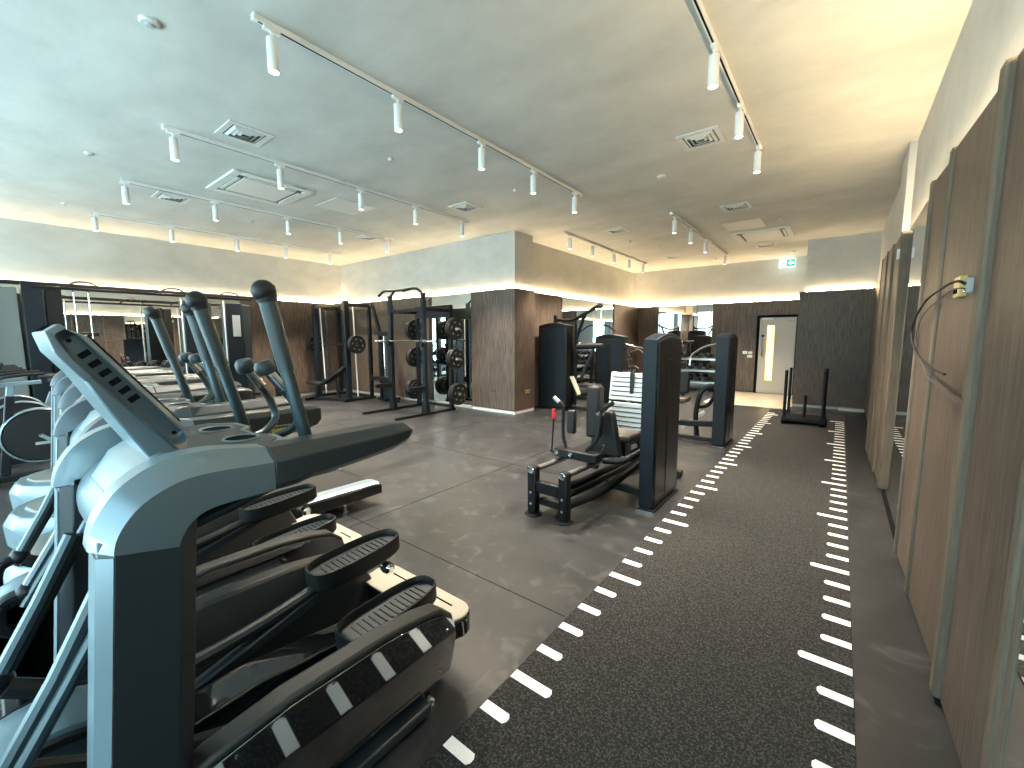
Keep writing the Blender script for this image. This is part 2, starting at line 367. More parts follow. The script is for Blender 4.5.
def plate_switch(name, label, x, y, z, wd, ht, holes, m='white_paint', axis='y'):
    o = thing(name, label, 'switch' if 'switch' in name else 'socket', (x, y, z))
    if axis == 'y':
        MB().b(-wd/2, wd/2, -.008, .004, -ht/2, ht/2).build('face_plate', m, o, .002)
        for hx in holes: MB().b(hx-wd*.08, hx+wd*.08, -.0105, -.006, -ht*.22, ht*.22).build('rocker', 'dark_recess' if 'socket' in name else 'light_grey', o)
    else:
        MB().b(-.004, .008, -wd/2, wd/2, -ht/2, ht/2).build('face_plate', m, o, .002)
        for hx in holes: MB().b(.006, .0105, hx-wd*.08, hx+wd*.08, -ht*.22, ht*.22).build('rocker', 'dark_recess', o)
    return o
plate_switch('wall_switch', 'left of the upper pair of white switches beside the far door', -2.05, 12.98, 1.09, .11, .08, (0,))
plate_switch('wall_switch', 'right of the upper pair of white switches beside the far door', -1.92, 12.98, 1.09, .09, .06, (0,))
plate_switch('wall_switch', 'lowest white double switch beside the far door', -1.93, 12.98, .99, .12, .08, (-.025, .025))
plate_switch('wall_socket', 'bronze double wall socket low on the front face of the pillar', -5.52, 6.45, .43, .16, .07, (-.04, .04), 'brass')
plate_switch('wall_socket', 'bronze double wall socket low on the side face of the pillar', -4.97, 6.86, .42, .15, .07, (-.035, .035), 'brass', 'x')

# exit sign
ex = thing('exit_sign', 'lit green and white emergency exit sign hanging in front of the end wall', 'exit sign', (-1.19, 12.8, 3.26))
MB().b(-.17, .17, -.02, .02, 0, .20).build('sign_body', 'lit_white', ex, .003)
MB().b(-.02, .165, -.026, -.02, .01, .19).build('green_panel', 'green_sign', ex)
ar = MB().prism([(.02, .10), (.075, .155), (.075, .12), (.135, .12), (.135, .08), (.075, .08), (.075, .045)], 'y', -.031, -.025).build('arrow', 'lit_white', ex)
MB().prism([(-.13, .03), (-.10, .08), (-.12, .11), (-.09, .14), (-.055, .11), (-.075, .08), (-.05, .03), (-.065, .03), (-.09, .065), (-.115, .03)], 'y', -.026, -.02).ball((-.075, -.023, .158), .013, 10).build('running_figure', 'green_sign', ex)
MB().cyl((-.12, 0, .2), (-.12, 0, .28), .005, 6).cyl((.12, 0, .2), (.12, 0, .28), .005, 6).build('hanger', 'white_paint', ex)

# ------------------------------------------------------------------ track lighting
def track(x, y0, y1, label):
    o = thing('lighting_track', label, 'lighting track', (x, y0, ZC))
    MB().b(-.018, .018, 0, y1-y0, -.035, 0).build('rail', 'white_paint', o, .002)
    MB().b(-.006, .006, .02, y1-y0-.02, -.037, -.034).build('slot', 'dark_recess', o)
    for e in (0, y1-y0): MB().b(-.022, .022, e-.012, e+.012, -.038, 0).build('end_cap', 'white_paint', o, .002)
    return o
sp0 = thing('spotlight', 'x', 'spotlight', (0, 0, ZC-.035), 0, 'white cylinder spotlights on the ceiling tracks')
MB().b(-.016, .016, -.05, .05, -.022, 0).cyl((0, 0, -.02), (0, 0, -.07), .009, 8).build('adapter', 'white_paint', sp0)
MB().lathe([(.0, 0), (.033, 0), (.035, -.003), (.035, -.205), (.031, -.205), (.029, -.195)], (0, 0, -.06), (0, 0, 1)).build('lamp_body', 'white_paint', sp0)
MB().lathe([(0, 0), (.0285, 0), (.0285, .004), (0, .004)], (0, 0, -.262), (0, 0, 1), 16).build('lens', 'lamp_lens', sp0)
sld = bpy.data.lights.new('spotlight_beam', 'SPOT'); sld.energy = 130; sld.color = (1.0, .86, .68); sld.spot_size = math.radians(95); sld.spot_blend = .6; sld.shadow_soft_size = .03
first_spot = [True]
ordw = ['nearest', 'second nearest', 'middle', 'second farthest', 'farthest']
def spots(x, ys, trackname):
    names = ordw if len(ys) == 5 else (['nearest', 'middle', 'farthest'] if len(ys) == 3 else ['nearest', 'second nearest', 'second farthest', 'farthest'])
    for nm, yy in zip(names, ys):
        lab = '%s white cylinder spotlight on the %s' % (nm, trackname)
        if first_spot[0]: first_spot[0] = False; o = sp0; o.location = (x, yy, ZC-.035); o['label'] = lab
        else: o = dup(sp0, (x, yy, ZC-.035), lab)
        l = bpy.data.objects.new('spotlight_beam', sld); C.objects.link(l); l.location = (0, 0, -.27); l.parent = o
YN = [1.37, 2.36, 3.40, 4.33, 5.33]; YF = [7.40, 8.36, 9.44, 10.33, 11.27]
for x, y0, y1, ys, nm in ((-3.05, 1.27, 5.5, YN, 'long ceiling track nearest the middle of the picture'),
                          (-5.25, 1.3, 5.5, YN, 'second ceiling track from the middle towards the left'),
                          (-7.39, 1.35, 5.5, YN, 'third ceiling track towards the left wall'),
                          (-9.60, 1.38, 5.6, YN, 'ceiling track closest to the left wall'),
                          (-.82, 1.3, 5.38, [3.34, 4.28, 5.28], 'ceiling track above the near turf'),
                          (-2.32, 7.2, 11.5, [7.4, 8.36, 9.44, 11.27], 'far ceiling track in front of the door'),
                          (-4.33, 7.2, 11.5, YF, 'far ceiling track beyond the pillar')):
    track(x, y0, y1, 'white '+nm); spots(x, ys, nm)

# ------------------------------------------------------------------ ceiling fittings
def vent(x, y, s, label):
    o = thing('ceiling_vent', label, 'air vent', (x, y, ZC), 0, 'square louvred ceiling vents'); h = s/2
    MB().b(-h, h, -h, -h+.05, -.012, 0).b(-h, h, h-.05, h, -.012, 0).b(-h, -h+.05, -h+.05, h-.05, -.012, 0).b(h-.05, h, -h+.05, h-.05, -.012, 0).build('frame', 'louvre_white', o, .002)
    MB().b(-h+.05, h-.05, -h+.05, h-.05, -.003, .0).build('backing', 'vent_shadow', o)
    for k in range(3):
        a = h-.065-.04*k
        if a < .03: break
        mb = MB()
        for q in range(4):
            M = Matrix.Rotation(q*PI/2, 3, 'Z')
            vs = [M@Vector(v) for v in ((-a, -a, -.006), (a, -a, -.006), (a-.022, -a+.022, -.022), (-a+.022, -a+.022, -.022), (-a, -a, -.009), (a, -a, -.009), (a-.022, -a+.022, -.025), (-a+.022, -a+.022, -.025))]
            mb.add(vs, [(0,1,2,3), (7,6,5,4), (0,4,5,1), (1,5,6,2), (2,6,7,3), (3,7,4,0)])
        mb.build('louvre', 'louvre_white', o)
for x, y, nm in ((-4.83, 1.85, 'square white louvred vent nearest the camera on the left half of the ceiling'),
              (-7.76, 1.95, 'square vent between the third track and the left wall, near end'),
              (-7.67, 5.09, 'square vent beyond the third track near the front wall'),
              (-4.75, 4.92, 'square vent left of the far end of the middle track'),
              (-1.27, 4.80, 'square vent beside the track above the near turf'),
              (-1.43, 7.55, 'square vent on the ceiling in front of the cassette unit'),
              (-3.50, 7.73, 'square vent between the two far tracks'),
              (-1.45, 11.0, 'square vent just before the exit sign'),
              (-3.5, 11.1, 'small square vent near the end wall between the far tracks')):
    vent(x, y, .40, nm)
def cassette(x, y, label):
    o = thing('ceiling_cassette', label, 'air conditioner', (x, y, ZC)); h = .5
    MB().b(-h, h, -h, -h+.1, -.03, 0).b(-h, h, h-.1, h, -.03, 0).b(-h, -h+.1, -h+.1, h-.1, -.03, 0).b(h-.1, h, -h+.1, h-.1, -.03, 0).build('frame', 'louvre_white', o, .01)
    MB().b(-h+.1, h-.1, -h+.1, h-.1, -.008, 0).build('recess', 'vent_shadow', o)
    MB().b(-.32, .32, -.32, .32, -.034, -.008).build('intake_grille', 'louvre_white', o, .006)
    for s in (-1, 1):
        MB().b(-.30, .30, s*.375-.02, s*.375+.02, -.035, -.024).build('flap', 'louvre_white', o)
        MB().b(s*.375-.02, s*.375+.02, -.30, .30, -.035, -.024).build('flap', 'louvre_white', o)
cassette(-6.38, 2.60, 'large white cassette air conditioner on the ceiling behind the second track')
cassette(-1.36, 9.85, 'white cassette air conditioner on the ceiling before the exit sign')
for x, y, nm in ((-1.53, 8.83, 'flush square access panel in the ceiling beside the far cassette unit'), (-6.2, 3.75, 'flush square access panel in the ceiling beyond the near cassette unit')):
    tag(MB().b(x-.31, x+.31, y-.33, y+.33, ZC-.008, ZC).build('access_panel', 'louvre_white', bevel=.002), nm, 'ceiling panel')
def detector(x, y, r, label, kind='smoke_detector'):
    o = thing(kind, label, kind.replace('_', ' '), (x, y, ZC))
    MB().lathe([(0, 0), (r, 0), (r, -.012), (r*.85, -.022), (0, -.024)], (0, 0, 0), (0, 0, 1)).build('housing', 'louvre_white', o)
    MB().lathe([(0, -.024), (r*.45, -.024), (r*.4, -.034), (0, -.036)], (0, 0, 0), (0, 0, 1)).build('sensor', 'light_grey', o)
detector(-3.65, .88, .058, 'round white ceiling disc near the top left of the picture', 'ceiling_speaker')
detector(-6.66, .96, .04, 'small round sprinkler plate left of the second track', 'sprinkler')
detector(-9.31, 1.02, .04, 'small round sprinkler plate nearest the left wall', 'sprinkler')
detector(-8.21, 3.15, .05, 'smoke detector between the third and fourth tracks')
detector(-1.93, 5.56, .055, 'smoke detector standing proud of the ceiling beyond the middle track')
detector(-3.68, 4.79, .03, 'tiny sprinkler plate beside the far end of the middle track', 'sprinkler')
detector(-4.18, 3.11, .03, 'tiny sprinkler plate between the first two tracks', 'sprinkler')
detector(-3.65, 8.74, .035, 'small sprinkler plate left of the far door track', 'sprinkler')
detector(-3.3, 9.55, .035, 'small sprinkler plate between the two far tracks', 'sprinkler')
detector(-2.7, 12.09, .05, 'smoke detector close to the end wall')
detector(-.98, 8.82, .05, 'smoke detector right of the far cassette unit')
detector(-1.01, 12.19, .04, 'sprinkler plate above the exit sign', 'sprinkler')

# ------------------------------------------------------------------ CARDIO MACHINES
def ring(yz_top, w0, w1, chamf):   # helper for the arch sections
    pass
OUT = [(.105, 1.065), (.112, 1.10), (.128, 1.138), (.158, 1.180), (.205, 1.213), (.26, 1.230), (.33, 1.232), (.40, 1.222), (.455, 1.213)]
INN = [(.245, 1.035), (.250, 1.050), (.256, 1.062), (.264, 1.074), (.278, 1.088), (.298, 1.099), (.33, 1.105), (.39, 1.106), (.455, 1.106)]
CHA = [(.138, 1.058), (.143, 1.085), (.158, 1.115), (.184, 1.146), (.222, 1.170), (.27, 1.186), (.33, 1.188), (.40, 1.183), (.455, 1.180)]
def fine(p): return [(q.y, q.z) for q in smooth_path([(0, a, b) for a, b in p], 4)]
OUT, INN, CHA = fine(OUT), fine(INN), fine(CHA)
def cardio_frame(root, s, shell='silver_shell'):
    """one side: arch shroud, handrail and column. s = +1 right, -1 left"""
    xo, xi = .381, .255
    secs = []
    for o_, i_, c_ in zip(OUT, INN, CHA):
        secs.append([(s*xo, c_[0], c_[1]), (s*(xo-.048), o_[0], o_[1]), (s*(xi+.02), o_[0], o_[1]), (s*xi, c_[0]+.0, c_[1]+.012), (s*xi, i_[0], i_[1]), (s*xo, i_[0], i_[1])])
    a = MB().loft(secs).build('arch_shroud', shell, root)
    if s < 0:
        for (yy, zz) in ((.20, 1.10), (.30, 1.14)): MB().lathe([(0, 0), (.007, 0), (.007, .004), (0, .004)], (s*xi, yy, zz), (1, 0, 0), 10).build('screw', 'dark_recess', a)
    # handrail continuing the arch
    secs = []
    for y, zt, zb, zc, xs in ((.457, 1.213, 1.106, 1.180, 0), (.52, 1.212, 1.106, 1.180, 0), (.56, 1.212, 1.114, 1.181, 0), (.70, 1.212, 1.122, 1.183, 0), (.84, 1.212, 1.136, 1.186, 0), (.90, 1.208, 1.148, 1.186, .008), (.925, 1.196, 1.165, 1.182, .022)):
        secs.append([(s*(xo-xs), y, zc), (s*(xo-.035-xs), y, zt), (s*(xi+.018+xs), y, zt), (s*(xi+xs), y, zc+.01), (s*(xi+xs), y, zb-.020), (s*(xi+.02+xs), y, zb-.028), (s*(xo-.03-xs), y, zb-.010), (s*(xo-xs), y, zb+.012)])
    MB().loft(secs).build('handrail', 'graphite', root, .004)
    # column
    def sec(z, dy): return [(s*.375, .135+dy, z), (s*.350, .112+dy, z), (s*.275, .112+dy, z), (s*.255, .14+dy, z), (s*.255, .255+dy, z), (s*.285, .285+dy, z), (s*.345, .285+dy, z), (s*.375, .25+dy, z)]
    MB().loft([sec(0.0, -.085), sec(.35, -.055), sec(.75, -.02), sec(1.085, .006)]).build('column', 'graphite', root, .003)
    def st(z, dy): return [(s*.377, .132+dy, z), (s*.351, .108+dy, z), (s*.274, .108+dy, z), (s*.274, .114+dy, z), (s*.349, .114+dy, z), (s*.372, .138+dy, z)]
    MB().loft([st(0.02, -.085), st(.35, -.055), st(.75, -.02), st(1.052, .0055)]).build('column_trim', 'silver_shell', root)
def cardio_top(root):
    # rounded bridge between the two arches
    prof = [(q.y, q.z) for q in smooth_path([(0, .150, .985), (0, .148, 1.03), (0, .160, 1.075), (0, .185, 1.112), (0, .222, 1.142), (0, .27, 1.162), (0, .33, 1.172)], 3)]+[(.36, 1.172), (.36, 1.13), (.28, 1.11), (.22, 1.06), (.20, .985)]
    MB().prism(prof, 'x', -.257, .257).build('bridge_cover', 'silver_paint', root)
    # tray
    pts = [(-.25, .30), (.25, .30), (.27, .40), (.265, .50), (.20, .57), (.10, .575), (.06, .54), (-.06, .54), (-.10, .575), (-.20, .57), (-.265, .50), (-.27, .40)]
    MB().prism(pts, 'z', 1.172, 1.196).build('tray', 'silver_shell', root, .006)
    MB().prism([(x*.9, .42+(y-.42)*.85) for x, y in pts], 'z', 1.194, 1.1985).build('tray_mat', 'graphite', root)
    for x in (.105, -.105):
        c = MB().lathe([(.040, 0), (.046, .004), (.050, 0), (.046, -.004)], (x, .475, 1.2), (0, 0, 1), 24)
        c.build('cup_holder', 'silver_shell', root)
        MB().lathe([(0, 0), (.041, 0), (.041, .002), (0, .002)], (x, .475, 1.199), (0, 0, 1), 20).build('cup_recess', 'dark_recess', root)
    # console: screen slab tilted up towards the user
    th_ = math.radians(34.7)
    upd = Vector((0, -math.sin(th_), math.cos(th_))); nrm = Vector((0, math.cos(th_), math.sin(th_)))
    def Q(x, h, t): return Vector((x, .335, 1.262))+upd*h+nrm*t
    hw = .165
    prof = [(-.028, -.032), (-.020, -.018), (.0, -.013), (.31, -.013), (.335, -.022), (.335, -.045), (.27, -.056), (.05, -.056), (-.01, -.050)]
    def inset(p, d): return [(.16+(h-.16)*(1-d/.17), t+(d*.75 if t > -.03 else 0)) for h, t in p]
    MB().loft([[Q(-hw+.03, h, t) for h, t in inset(prof, .018)], [Q(-hw, h, t) for h, t in prof], [Q(hw, h, t) for h, t in prof], [Q(hw-.03, h, t) for h, t in inset(prof, .018)]]).build('console', 'silver_paint', root, .004)
    MB().loft([[Q(x, h, t) for h, t in ((0.02, -.002), (.30, -.002), (.30, .004), (0.02, .004))] for x in (-hw+.035, hw-.035)]).build('screen', 'gloss_black', root)
    for s in (-1, 1):
        for k in range(6):
            h = .13+k*.027
            MB().loft([[Q(x, a, t) for a, t in ((h, -.022), (h+.013, -.022), (h+.013, -.044), (h, -.044))] for x in (s*(hw-.002), s*(hw+.0015))]).build('side_vent', 'dark_recess', root)
        for h, t in ((.015, -.03), (.31, -.034)): MB().lathe([(0, 0), (.005, 0), (.005, .003), (0, .003)], Q(s*hw, h, t), (s, 0, 0), 10).build('screw', 'dark_recess', root)
    # port block on the console's upper back edge
    MB().loft([[Q(x, h, t) for h, t in ((.333, -.018), (.348, -.022), (.346, -.052), (.30, -.070), (.22, -.072), (.22, -.054), (.27, -.054), (.333, -.044))] for x in (-hw*.97, hw*.97)]).build('back_edge', 'silver_shell', root, .003)
    for x in (-.10, -.02, .06):
        for t in (-.027, -.036, -.045): MB().lathe([(0, 0), (.0045, 0), (.0045, .003), (0, .003)], Q(x, .3465, t), upd, 8).build('port', 'dark_recess', root)
    # console arm from the bridge up under the console
    MB().loft([[Q(-wf, h, t1), Q(wf, h, t1), Q(wf, h, t0), Q(-wf, h, t0)] for h, t0, t1, wf in ((-.13, -.050, -.115, .140), (-.03, -.050, -.110, .145), (.12, -.053, -.090, .153), (.24, -.054, -.070, .160))]).build('console_arm', 'silver_shell', root, .005)
    MB().loft([[(x, .20, 1.115), (x, .17, 1.10), (x, .215, 1.175), (x, .27, 1.21), (x, .32, 1.19)] for x in (-.165, .165)]).build('arm_foot', 'silver_shell', root, .01)
def arm_parts(root, s, phase):
    """moving arm with ball end, fixed handle, lower link and pedal on side s"""
    x = s*.25
    bx_ = s*.235
    ytop = .515 if phase > 0 else .485
    ball = Vector((bx_, ytop, 1.645)); low = Vector((x, .605, 1.185))
    a = MB().tube([low+Vector((0, .01, -.05)), low, ball+(low-ball)*.42], [.019, .019], 14).build('moving_arm', 'steel_blue_tube', root)
    MB().tube([ball+(low-ball)*.52, ball+(low-ball)*.04], [.0225, .0235], 16).build('grip', 'grip_rubber', root)
    MB().ball(ball+Vector((0, 0, -.012)), .031, 18, (1, 1.05, 1.05)).tube([ball-(ball-low)*.09, ball], [.026, .030], 16).build('ball_end', 'black_plastic', root)
    # arm from the console bridge down to the pivot
    MB().tube([low+Vector((0, .01, -.05)), (x, .56, 1.10), (x, .42, 1.06), (x*.98, .25, 1.02)], .018, 10, 4).build('arm_bend', 'steel_blue_tube', root)
def elliptical(cx, label):
    root = thing('elliptical_trainer', label, 'elliptical trainer', (cx, 0, 0), 0, 'elliptical trainers in the cardio row')
    cardio_frame(root, 1); cardio_frame(root, -1); cardio_top(root)
    for s in (1, -1): arm_parts(root, s, s)
    # fixed handles with heart rate grips
    for s in (1, -1):
        hd = MB().tube([(s*.03, .53, 1.165), (s*.05, .60, 1.175), (s*.085, .655, 1.215), (s*.095, .64, 1.29), (s*.085, .595, 1.36)], .0135, 10, 5).build('fixed_handle', 'steel_blue_tube', root)
        MB().tube([(s*.0895, .615, 1.335), (s*.082, .575, 1.395)], .0165, 12).build('pulse_sensor', 'chrome', hd)
        MB().lathe([(0, 0), (.024, .002), (.030, .012), (.030, .034), (.022, .046), (0, .048)], (s*.082, .572, 1.385), (s*-.1, -.25, .9), 18).build('handle_knob', 'grip_rubber', hd)
    # side housings with gloss panels
    for s in (1, -1):
        xo, xi = s*.375, s*.265
        top = [(.0, .30), (.14, .41), (.27, .475), (.46, .505), (.77, .500), (.93, .478), (1.03, .450), (1.10, .388), (1.135, .30), (1.145, .13), (1.125, .075), (.05, .06), (0, .12)]
        lean = lambda mb: (setattr(mb, 'v', [(v[0]+s*.014-s*(.50-v[2])*.21, v[1], v[2]) for v in mb.v]), mb)[1]
        hs = lean(MB().prism(top, 'x', s*.29, s*.366)).build('side_housing', 'taupe_cover', root, .012)
        pan = [(y if y > .1 else y+.02, z-.022 if z > .2 else z+.025) for y, z in top]
        lean(MB().prism([(min(y, 1.13), z) for y, z in pan], 'x', s*.366, s*.376)).build('gloss_panel', 'smoked_gloss', hs, .002)
        for (yy, zz) in ((.32, .44), (.58, .465), (.90, .45), (1.07, .34), (1.06, .14), (.75, .10), (.40, .10)):
            MB().lathe([(0, 0), (.0055, 0), (.0045, .003), (0, .004)], (s*(.390-(.50-zz)*.21), yy, zz), (s, 0, 0), 8).build('bolt', 'chrome', hs)
        MB().b(s*.22, s*.335, .0, 1.0, .012, .055).build('base_rail', 'graphite', root, .008)
        MB().lathe([(0, 0), (.03, 0), (.03, .012), (.012, .018), (.012, .05), (0, .05)], (s*.28, 1.02, 0), (0, 0, 1), 12).build('levelling_foot', 'chrome', root)
    # rear cross plate
    pts = [(-.31, 1.10), (.285, 1.10)]+[(.235+.075*math.cos(a), 1.215+.075*math.sin(a)) for a in [math.radians(q) for q in range(-30, 91, 20)]]+[(-.255+.075*math.cos(a), 1.215+.075*math.sin(a)) for a in [math.radians(q) for q in range(90, 211, 20)]]
    MB().prism(pts, 'z', .20, .285).build('rear_cover', 'gloss_black', root, .01)
    MB().prism([(x*.99, y-.003) for x, y in pts], 'z', .286, .296).build('step_plate', 'cream_plate', root, .004)
    for x in (-.16, .16): MB().b(x-.055, x+.055, 1.225, 1.232, .2955, .298).build('grip_slot', 'dark_recess', root)
    # inner drive body
    MB().prism([(.1, .04), (.1, .34), (.5, .36), (.95, .30), (1.13, .27), (1.13, .06)], 'x', -.07, .07).build('drive_spine', 'gloss_black', root, .01)
    dv = MB().lathe([(0, -.10), (.19, -.10), (.225, -.085), (.24, -.04), (.24, .04), (.225, .085), (.19, .10), (0, .10)], (0, .02, .33), (1, 0, 0), 36).build('drive_cover', 'silver_paint', root, 0)
    for s in (-1, 1):
        MB().lathe([(.195, 0), (.20, .012), (.215, .012), (.22, 0)], (s*.10, .02, .33), (s, 0, 0), 36).build('cover_ring', 'black_plastic', dv)
    # lower arms, links, cranks and pedals
    for s, py, pz in ((-1, .785, .505), (1, .735, .400)):
        x = s*.155 if s < 0 else s*.165
        MB().tube([(s*.22, .13, .93), (s*.215, .05, .76), (s*.20, -.035, .60)], .020, 10).build('lower_arm', 'steel_blue_tube', root)
        MB().tube([(s*.25, .17, .95), (s*.235, .06, .74), (s*.22, -.05, .54)], .015, 10).build('strut', 'steel_blue_tube', root)
        MB().ball((s*.20, -.04, .585), .032, 12).tube([(s*.20, -.04, .585), (s*.19, -.10, .56), (s*.185, -.11, .47), (s*.185, -.05, .42)], .022, 10, 4).build('joint', 'black_metal', root)
        MB().tube([(s*.185, -.03, .57), (s*.175, .22, .40), (x, .52, pz-.10), (x, py+.12, pz-.035)], .025, 10, 5).build('link_arm', 'dark_graphite', root)
        MB().beam((x, .33, pz-.22), (x, py+.10, pz-.055), .05, .045).build('pedal_arm', 'graphite', root, .01)
        MB().lathe([(0, -.02), (.026, -.02), (.03, 0), (.026, .02), (.012, .03), (0, .03)], (x+s*.0+.055, py+.33, pz-.085), (1, 0, 0), 16).build('crank_cap', 'chrome', root)
        MB().cyl((x-.04, py+.33, pz-.085), (x+.055, py+.33, pz-.085), .018, 12).build('crank_pin', 'brushed_steel', root)
        # pedal: a long cup with raised rim and ribbed foot pad
        n = 28; Lp, Wp = .218, .088; tilt = math.radians(3)
        def oval(k, inset, z):
            t = 2*PI*k/n; c, s_ = math.cos(t), math.sin(t)
            yy = (Lp-inset)*math.copysign(abs(c)**.75, c); xx = (Wp-inset)*math.copysign(abs(s_)**.62, s_)*(1-.10*c)
            return Vector((x+xx, py+.205+yy*math.cos(tilt)-z*math.sin(tilt), pz+z*math.cos(tilt)+yy*math.sin(tilt)))
        secs = [[oval(k, i_, z_) for k in range(n)] for i_, z_ in ((.012, -.045), (.0, -.03), (0, .040), (.006, .042), (.010, .036), (.012, .008))]
        pd = MB().loft(secs).build('pedal', 'black_plastic', root)
        MB().loft([[oval(k, .013, z_) for k in range(n)] for z_ in (.008, .0115)]).build('foot_pad', 'graphite', pd)
        rb = MB()
        for q in range(13):
            yy = -.15+q*.025
            rb.b(x-.043, x+.043, py+.205+yy, py+.205+yy+.008, pz+.010+yy*math.sin(tilt), pz+.0165+yy*math.sin(tilt))
        rb.build('pad_ribs', 'dark_graphite', pd)
    MB().b(-.26, .26, -.14, -.07, .01, .07).build('front_stabiliser', 'black_metal', root, .01)
    MB().b(-.05, .05, -.10, .2, .03, .12).build('base_beam', 'black_metal', root, .01)
    return root
ea = elliptical(-1.525, 'nearest grey-blue elliptical trainer, its console cutting across the left of the picture')
# small printed marks on the inner side of the far handrail
MB().b(-.2545, -.2535, .70, .78, 1.145, 1.150).build('yellow_line', 'cream_plate', ea)
mk = MB()
for k in range(6): mk.lathe([(.0065, 0), (.011, 0), (.011, .001), (.0065, .001)], (-.2545, .715+.0135*k, 1.128), (1, 0, 0), 8)
mk.build('yellow_marking', 'yellow_mark', ea)
mk = MB()
for k in range(6): mk.b(-.2545, -.2535, .63+.0125*k, .637+.0125*k, 1.120, 1.132)
mk.build('grey_marking', 'grey_mark', ea)
eb = dup(ea, (-2.49, .08, 0), 'second elliptical trainer, just left of the nearest one and in front of the treadmills')

for c in eb.children:      # the second trainer has darker arches
    if c.name.startswith('arch_shroud'):
        c.data = c.data.copy(); c.data.materials[0] = MT['dim_shell']
def treadmill(cx, label):
    root = thing('treadmill', label, 'treadmill', (cx, 0, 0), 0, 'treadmills in the cardio row')
    cardio_frame(root, 1, 'dim_shell'); cardio_frame(root, -1, 'dim_shell'); cardio_top(root)
    for s in (1, -1):
        MB().loft([[(s*.26, y, .12), (s*.26, y, z), (s*.36, y, z), (s*.385, y, z-.02), (s*.385, y, .10), (s*.34, y, .08)] for y, z in ((.15, .235), (.9, .225), (1.93, .205), (1.99, .19))]).build('side_board', 'gloss_black', root, .006)
        MB().loft([[(s*.255, y, z), (s*.255, y, z+.012), (s*.355, y, z+.012), (s*.38, y, z-.008)] for y, z in ((.15, .236), (.9, .226), (1.91, .206), (1.97, .193))]).build('foot_rail', 'silver_shell', root)
        MB().lathe([(0, 0), (.028, 0), (.028, .012), (.012, .018), (.012, .09), (0, .09)], (s*.34, 1.65, 0), (0, 0, 1), 12).build('levelling_foot', 'chrome', root)
    MB().b(-.255, .255, .30, 1.95, .12, .205).build('running_belt', 'black_plastic', root, .01)
    MB().cyl((-.26, 1.93, .165), (.26, 1.93, .165), .045, 16).build('rear_roller', 'black_metal', root)
    hood = [[(x, -.22+.25*(abs(x)/.36)**2.5*.9, .04+0*x) for x in (-.36, -.3, -.18, 0, .18, .3, .36)] + [(.36, .42, .04), (-.36, .42, .04)],
            [(x, -.23+.24*(abs(x)/.36)**2.5*.9, .20) for x in (-.36, -.3, -.18, 0, .18, .3, .36)] + [(.36, .42, .20), (-.36, .42, .20)],
            [(x*.97, -.19+.24*(abs(x)/.36)**2.5*.9, .275) for x in (-.36, -.3, -.18, 0, .18, .3, .36)] + [(.35, .42, .265), (-.35, .42, .265)]]
    h = MB().loft(hood).build('motor_hood', 'silver_paint', root, .01)
    MB().loft([[(x*.82, -.12+.22*(abs(x)/.36)**2.5*.9, z) for x in (-.36, -.3, -.18, 0, .18, .3, .36)] + [(.29, .40, z), (-.29, .40, z)] for z in (.27, .297)]).build('hood_lid', 'shroud_grey', h, .01)
    MB().b(-.20, .20, .60, .66, 1.13, 1.165).build('stop_bar', 'black_plastic', root, .008)
    return root
tm = treadmill(-3.60, 'treadmill standing behind the two elliptical trainers, its silver rail end showing')
tm.location.y = .19
dup(tm, (-4.56, .24, 0), 'second treadmill of the row, counted from the elliptical trainers')
dup(tm, (-5.52, .30, 0), 'third treadmill of the row, nearest the exercise bikes')

